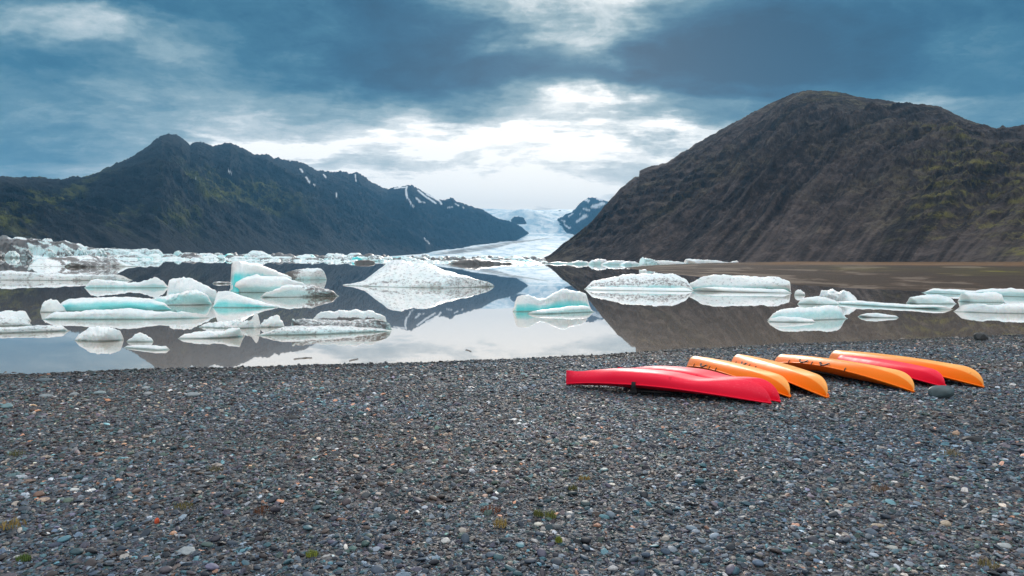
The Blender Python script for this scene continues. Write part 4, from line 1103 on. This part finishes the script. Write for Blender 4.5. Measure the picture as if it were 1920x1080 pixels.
# -- dark scraps of driftwood afloat near the shore
M_WOOD = mat_simple('wet_driftwood', (.05, .042, .035), .7)
for lab, a, b in (('thin dark driftwood stick afloat near the shore, left of centre', (551, 673), (577, 670)), ('dark floating twig right of the thin stick', (567, 671), (586, 670)),
                  ('short dark floating twig with a thick left end', (655, 676), (672, 672)), ('lone brown twig afloat on the bright water', (873, 655.5), (884, 658))):
    pa, pb = at_z(*a, .012), at_z(*b, .012)
    q = np.linspace(0, 1, 9)[:, None]
    pts = pa + (pb - pa) * q + np.array([0, .04, 0]) * np.sin(q * 5)
    tag(tube('driftwood', pts, .009, M_WOOD, None), lab, 'driftwood')

# -- grass and moss tufts among the pebbles
def tuft(label, px, py, wpx, col, k, hgt=.05, cat='plant tuft'):
    p = on_beach(px, py); d = math.hypot(p[0], p[1]); w = wpx * d / F / 2
    rs = np.random.default_rng(k)
    V, Fc = [], []
    nb = 90
    for i in range(nb):
        r = w * math.sqrt(rs.random()); a = rs.random() * 6.28
        bx, by = r * math.cos(a), r * math.sin(a) * .8
        h = hgt * rs.uniform(.4, 1.1) * (1 - .5 * r / w); an = rs.random() * 6.28; lean = rs.uniform(.2, .9) * h
        dx, dy = math.cos(an), math.sin(an); wd = rs.uniform(.0012, .003)
        n0 = len(V)
        V += [(bx - dy * wd, by + dx * wd, -.012), (bx + dy * wd, by - dx * wd, -.012), (bx + dx * lean * .4 + dy * wd * .8, by + dy * lean * .4 - dx * wd * .8, h * .65),
              (bx + dx * lean * .4 - dy * wd * .8, by + dy * lean * .4 + dx * wd * .8, h * .65), (bx + dx * lean, by + dy * lean, h), (bx + dx * lean + .0005, by + dy * lean, h)]
        Fc += [(n0, n0 + 1, n0 + 2, n0 + 3), (n0 + 3, n0 + 2, n0 + 5, n0 + 4)]
    mname = 'plant_' + '_'.join(str(int(c * 100)) for c in col)
    m = bpy.data.materials.get(mname) or mat_simple(mname, col, .8)
    o = link('grass_tuft', np_mesh('grass_tuft', np.array(V), np.array(Fc), smooth_=False), m, loc=(p[0], p[1], p[2] + .025))
    return tag(o, label, cat)
OCH, GRN, RUS, YG = (.30, .21, .06), (.085, .14, .025), (.20, .065, .025), (.19, .22, .03)
tuft('dry yellow tuft at the left edge of the lower gravel', 24, 990, 40, OCH, 1)
tuft('small green moss tuft in the bottom left corner', 44, 1054, 22, GRN, 2, .03)
tuft('brown green tuft at lower left beside pale stones', 345, 955, 34, (.16, .13, .03), 3, .03)
tuft('russet dead tuft just above the bottom centre', 920, 962, 38, RUS, 4, .035)
tuft('orange yellow dry tuft below the russet one', 938, 990, 30, OCH, 5, .06)
tuft('green yellow tuft right of the russet one, left half', 1010, 970, 20, (.12, .13, .03), 6, .04)
tuft('green yellow tuft right of the russet one, right half', 1032, 973, 28, (.15, .16, .04), 7, .045)
tuft('bright yellow green sprig at the bottom between centre and left', 585, 1046, 24, YG, 8, .035)
tuft('faint green tuft upper centre of the near gravel', 1074, 921, 20, (.13, .13, .04), 9, .04)
tuft('pale ochre tuft near the middle of the gravel', 1096, 902, 22, OCH, 10, .035)
tuft('ochre dry tuft below the right kayaks', 1785, 855, 34, (.22, .17, .08), 11, .05)
tuft('brown dead tuft on the gravel below the leftmost orange kayak', 1652, 922, 30, (.16, .09, .05), 12, .045)
tuft('tiny green sprig beside the pinkish white pebble', 1048, 1020, 14, YG, 13, .035)
tuft('rust coloured tuft at lower left centre', 492, 962, 34, (.14, .06, .03), 14, .035)
tuft('straw tuft at the bottom right', 1853, 1066, 30, (.20, .16, .07), 15, .04)
tuft('small olive tuft on the left gravel below the shore', 30, 855, 26, (.12, .12, .04), 16, .04)
tuft('brown olive tuft on the gravel at left centre', 405, 884, 28, (.15, .12, .05), 17, .03)

# ------------------------------------------------------------------ pebbles: the nearest as parts of the beach, the rest as one mass
PAL = np.array([(.034, .042, .052), (.050, .062, .075), (.070, .085, .098), (.045, .075, .085), (.070, .115, .120), (.060, .085, .072), (.075, .070, .085), (.095, .080, .082),
                (.055, .045, .042), (.12, .095, .080), (.13, .15, .16), (.20, .22, .23), (.30, .27, .23), (.42, .39, .35), (.48, .30, .22), (.40, .42, .43), (.12, .19, .20), (.028, .03, .036)])
PW = np.array([14, 14, 12, 10, 8, 6, 10, 8, 8, 6, 8, 6, 3.2, 1.8, 1.2, 1.4, 2.5, 9.]); PW = PW / PW.sum()
def pebbles():
    chunks = []
    for (ya, yb, dens, med, sx) in [(2.2, 5.2, 3300, .0180, 1.2), (5.2, 8.5, 2100, .0210, 1.4), (8.5, 13, 1100, .026, 1.6), (13, 30, 400, .036, 2.5)]:
        xm = .80 * yb + sx
        n = int(dens * (yb - ya) * 2 * xm)
        x = RNG.uniform(-xm, xm, n); y = RNG.uniform(ya, yb, n)
        ok = (np.abs(x) < .80 * y + sx) & (shore_y(x) - y > -.12)
        x, y = x[ok], y[ok]; n = len(x)
        d = med * np.exp(RNG.normal(0, .50, n)); d = np.clip(d, .008, .085)
        chunks.append(np.stack([x, y, d], -1))
    # wrack of bigger stones along the waterline
    n = 5000
    x = RNG.uniform(-14, 22, n); y = shore_y(x) - np.abs(RNG.normal(0, .5, n)) + .06 + .5 * (RNG.random(n) < .05) * RNG.random(n)
    chunks.append(np.stack([x, y, .045 * np.exp(RNG.normal(0, .4, n))], -1))
    A = np.vstack(chunks); x, y, d = A.T; n = len(x)
    flat = RNG.uniform(.24, .55, n); asp = RNG.uniform(.42, 1, n)
    z = beach_z(x, y) + d * flat * RNG.uniform(.0, .45, n)
    col = PAL[RNG.choice(len(PAL), n, p=PW)] * np.exp(RNG.normal(-.04, .46, (n, 1))) * np.array([[.90, .92, 1.0]])
    # patches of paler, browner and bluer gravel
    pn = fbm(x * .5, y * .5, o=4, seed=33)[:, None]; pb = fbm(x * .28, y * .28 + 9, o=3, seed=34)[:, None]
    col = col * (1 + .35 * pn) * (1 + np.array([[.16, .0, -.14]]) * pb)
    gm = col.mean(1, keepdims=True); col = np.clip(gm + (col - gm) * 1.45, .004, 1)
    wet = 1 - smooth(.2, 2.0, shore_y(x) - y)[:, None]
    col = col * (1 - .62 * wet)
    dd = (shore_y(x) - y)
    stripe = (np.exp(-((dd - 1.0) / .25) ** 2) + .7 * np.exp(-((dd - 3.4) / .35) ** 2))[:, None]
    col = col * (1 + .55 * stripe * np.array([[1.1, 1.0, .85]])) * (1 - .3 * np.exp(-((dd - 2.1) / .5) ** 2)[:, None])
    rot = np.stack([RNG.normal(0, .28, n), RNG.normal(0, .28, n), RNG.uniform(0, 6.283, n)], -1)
    scl = np.stack([d, d * asp, d * flat], -1)
    pos = np.stack([x, y, z], -1)
    # the 280 that show largest become single objects
    rel = pos - np.array([0, 0, CAM_H])
    qx, qy = project(pos)
    inside = (qx > 0) & (qx < 1920) & (qy > 0) & (qy < 1080)
    size = np.where(inside, d / np.linalg.norm(rel, axis=1), 0)
    big = np.argsort(-size)[:285]
    meshes = [stone_mesh(k, 2, .14, .3) for k in range(12)]
    for me in meshes: me.name = 'pebble'; me.materials.append(M_PEB)
    for i in big:
        o = bpy.data.objects.new('pebble', meshes[int(RNG.integers(12))]); COL.objects.link(o)
        o.parent = BEACH
        o.location = tuple(pos[i] + np.array([0, 0, scl[i, 2] * .25])); o.rotation_euler = tuple(rot[i]); o.scale = tuple(scl[i])
        o.color = tuple(np.clip(col[i], .01, .8)) + (1,)
    keep = np.ones(n, bool); keep[big] = False
    pos, rot, scl, col = pos[keep], rot[keep], scl[keep], np.clip(col[keep], .008, .8)
    me = bpy.data.meshes.new('gravel'); me.vertices.add(len(pos)); me.vertices.foreach_set('co', pos.astype(np.float32).ravel())
    for nm, arr in (('prot', rot), ('pscl', scl)):
        at = me.attributes.new(nm, 'FLOAT_VECTOR', 'POINT'); at.data.foreach_set('vector', arr.astype(np.float32).ravel())
    at = me.attributes.new('pcol', 'FLOAT_COLOR', 'POINT')
    at.data.foreach_set('color', np.concatenate([col, np.ones((len(col), 1))], 1).astype(np.float32).ravel())
    at = me.attributes.new('pidx', 'INT', 'POINT'); at.data.foreach_set('value', RNG.integers(0, 10, len(pos)).astype(np.int32))
    o = link('gravel', me)
    tag(o, 'rounded grey, teal and purple pebbles covering the beach', kind='stuff')
    ng = bpy.data.node_groups.new('scatter_pebbles', 'GeometryNodeTree')
    ng.interface.new_socket('Geometry', in_out='INPUT', socket_type='NodeSocketGeometry')
    ng.interface.new_socket('Geometry', in_out='OUTPUT', socket_type='NodeSocketGeometry')
    N, Lk = ng.nodes, ng.links
    gi, go = N.new('NodeGroupInput'), N.new('NodeGroupOutput')
    g2i = N.new('GeometryNodeGeometryToInstance')
    mat = mat_pebble_instance()
    for k in range(10):
        ico = N.new('GeometryNodeMeshIcoSphere'); ico.inputs['Radius'].default_value = .5; ico.inputs['Subdivisions'].default_value = 3
        sp = N.new('GeometryNodeSetPosition'); nz = N.new('ShaderNodeTexNoise'); nz.noise_dimensions = '4D'
        nz.inputs['W'].default_value = k * 7.3; nz.inputs['Scale'].default_value = 1.9; nz.inputs['Detail'].default_value = 1.0
        p = N.new('GeometryNodeInputPosition')
        Lk.new(p.outputs[0], nz.inputs['Vector'])
        sub = N.new('ShaderNodeVectorMath'); sub.operation = 'SUBTRACT'; sub.inputs[1].default_value = (.5, .5, .5); Lk.new(nz.outputs['Color'], sub.inputs[0])
        mul = N.new('ShaderNodeVectorMath'); mul.operation = 'SCALE'; mul.inputs['Scale'].default_value = 1.05; Lk.new(sub.outputs[0], mul.inputs[0])
        Lk.new(ico.outputs[0], sp.inputs['Geometry']); Lk.new(mul.outputs[0], sp.inputs['Offset'])
        sm = N.new('GeometryNodeSetShadeSmooth'); Lk.new(sp.outputs[0], sm.inputs['Geometry'])
        mt = N.new('GeometryNodeSetMaterial'); mt.inputs['Material'].default_value = mat; Lk.new(sm.outputs[0], mt.inputs['Geometry'])
        Lk.new(mt.outputs[0], g2i.inputs[0])
    inst = N.new('GeometryNodeInstanceOnPoints')
    Lk.new(gi.outputs[0], inst.inputs['Points']); Lk.new(g2i.outputs[0], inst.inputs['Instance'])
    inst.inputs['Pick Instance'].default_value = True
    def named(nm, ty):
        a = N.new('GeometryNodeInputNamedAttribute'); a.data_type = ty; a.inputs['Name'].default_value = nm
        return a.outputs['Attribute']
    Lk.new(named('pidx', 'INT'), inst.inputs['Instance Index'])
    Lk.new(named('pscl', 'FLOAT_VECTOR'), inst.inputs['Scale'])
    e2r = N.new('FunctionNodeEulerToRotation'); Lk.new(named('prot', 'FLOAT_VECTOR'), e2r.inputs[0])
    Lk.new(e2r.outputs[0], inst.inputs['Rotation'])
    Lk.new(inst.outputs[0], go.inputs[0])
    md = o.modifiers.new('scatter', 'NODES'); md.node_group = ng
    print('pebbles', len(pos))
pebbles()

# ------------------------------------------------------------------ haze: one closed box of even air
def haze():
    bm = bmesh.new(); bmesh.ops.create_cube(bm, size=1)
    me = bpy.data.meshes.new('haze'); bm.to_mesh(me); bm.free()
    o = link('haze', me); o.scale = (14400, 9000, 704); o.location = (0, 4080, 348)
    m = bpy.data.materials.new('haze_air'); m.use_nodes = True
    m.node_tree.nodes.clear()
    t = NT(m.node_tree)
    v = t.node('ShaderNodeVolumePrincipled', {'Color': HAZE_COLOR + (1,), 'Density': HAZE_DENSITY, 'Anisotropy': 0.0})
    out = t.n.new('ShaderNodeOutputMaterial'); t.l.new(v, out.inputs['Volume'])
    me.materials.append(m)
    tag(o, 'blue haze in the air over the lake and mountains', kind='stuff')
HAZE_COLOR, HAZE_DENSITY = (.19, .55, .93), 1.0e-4
haze()
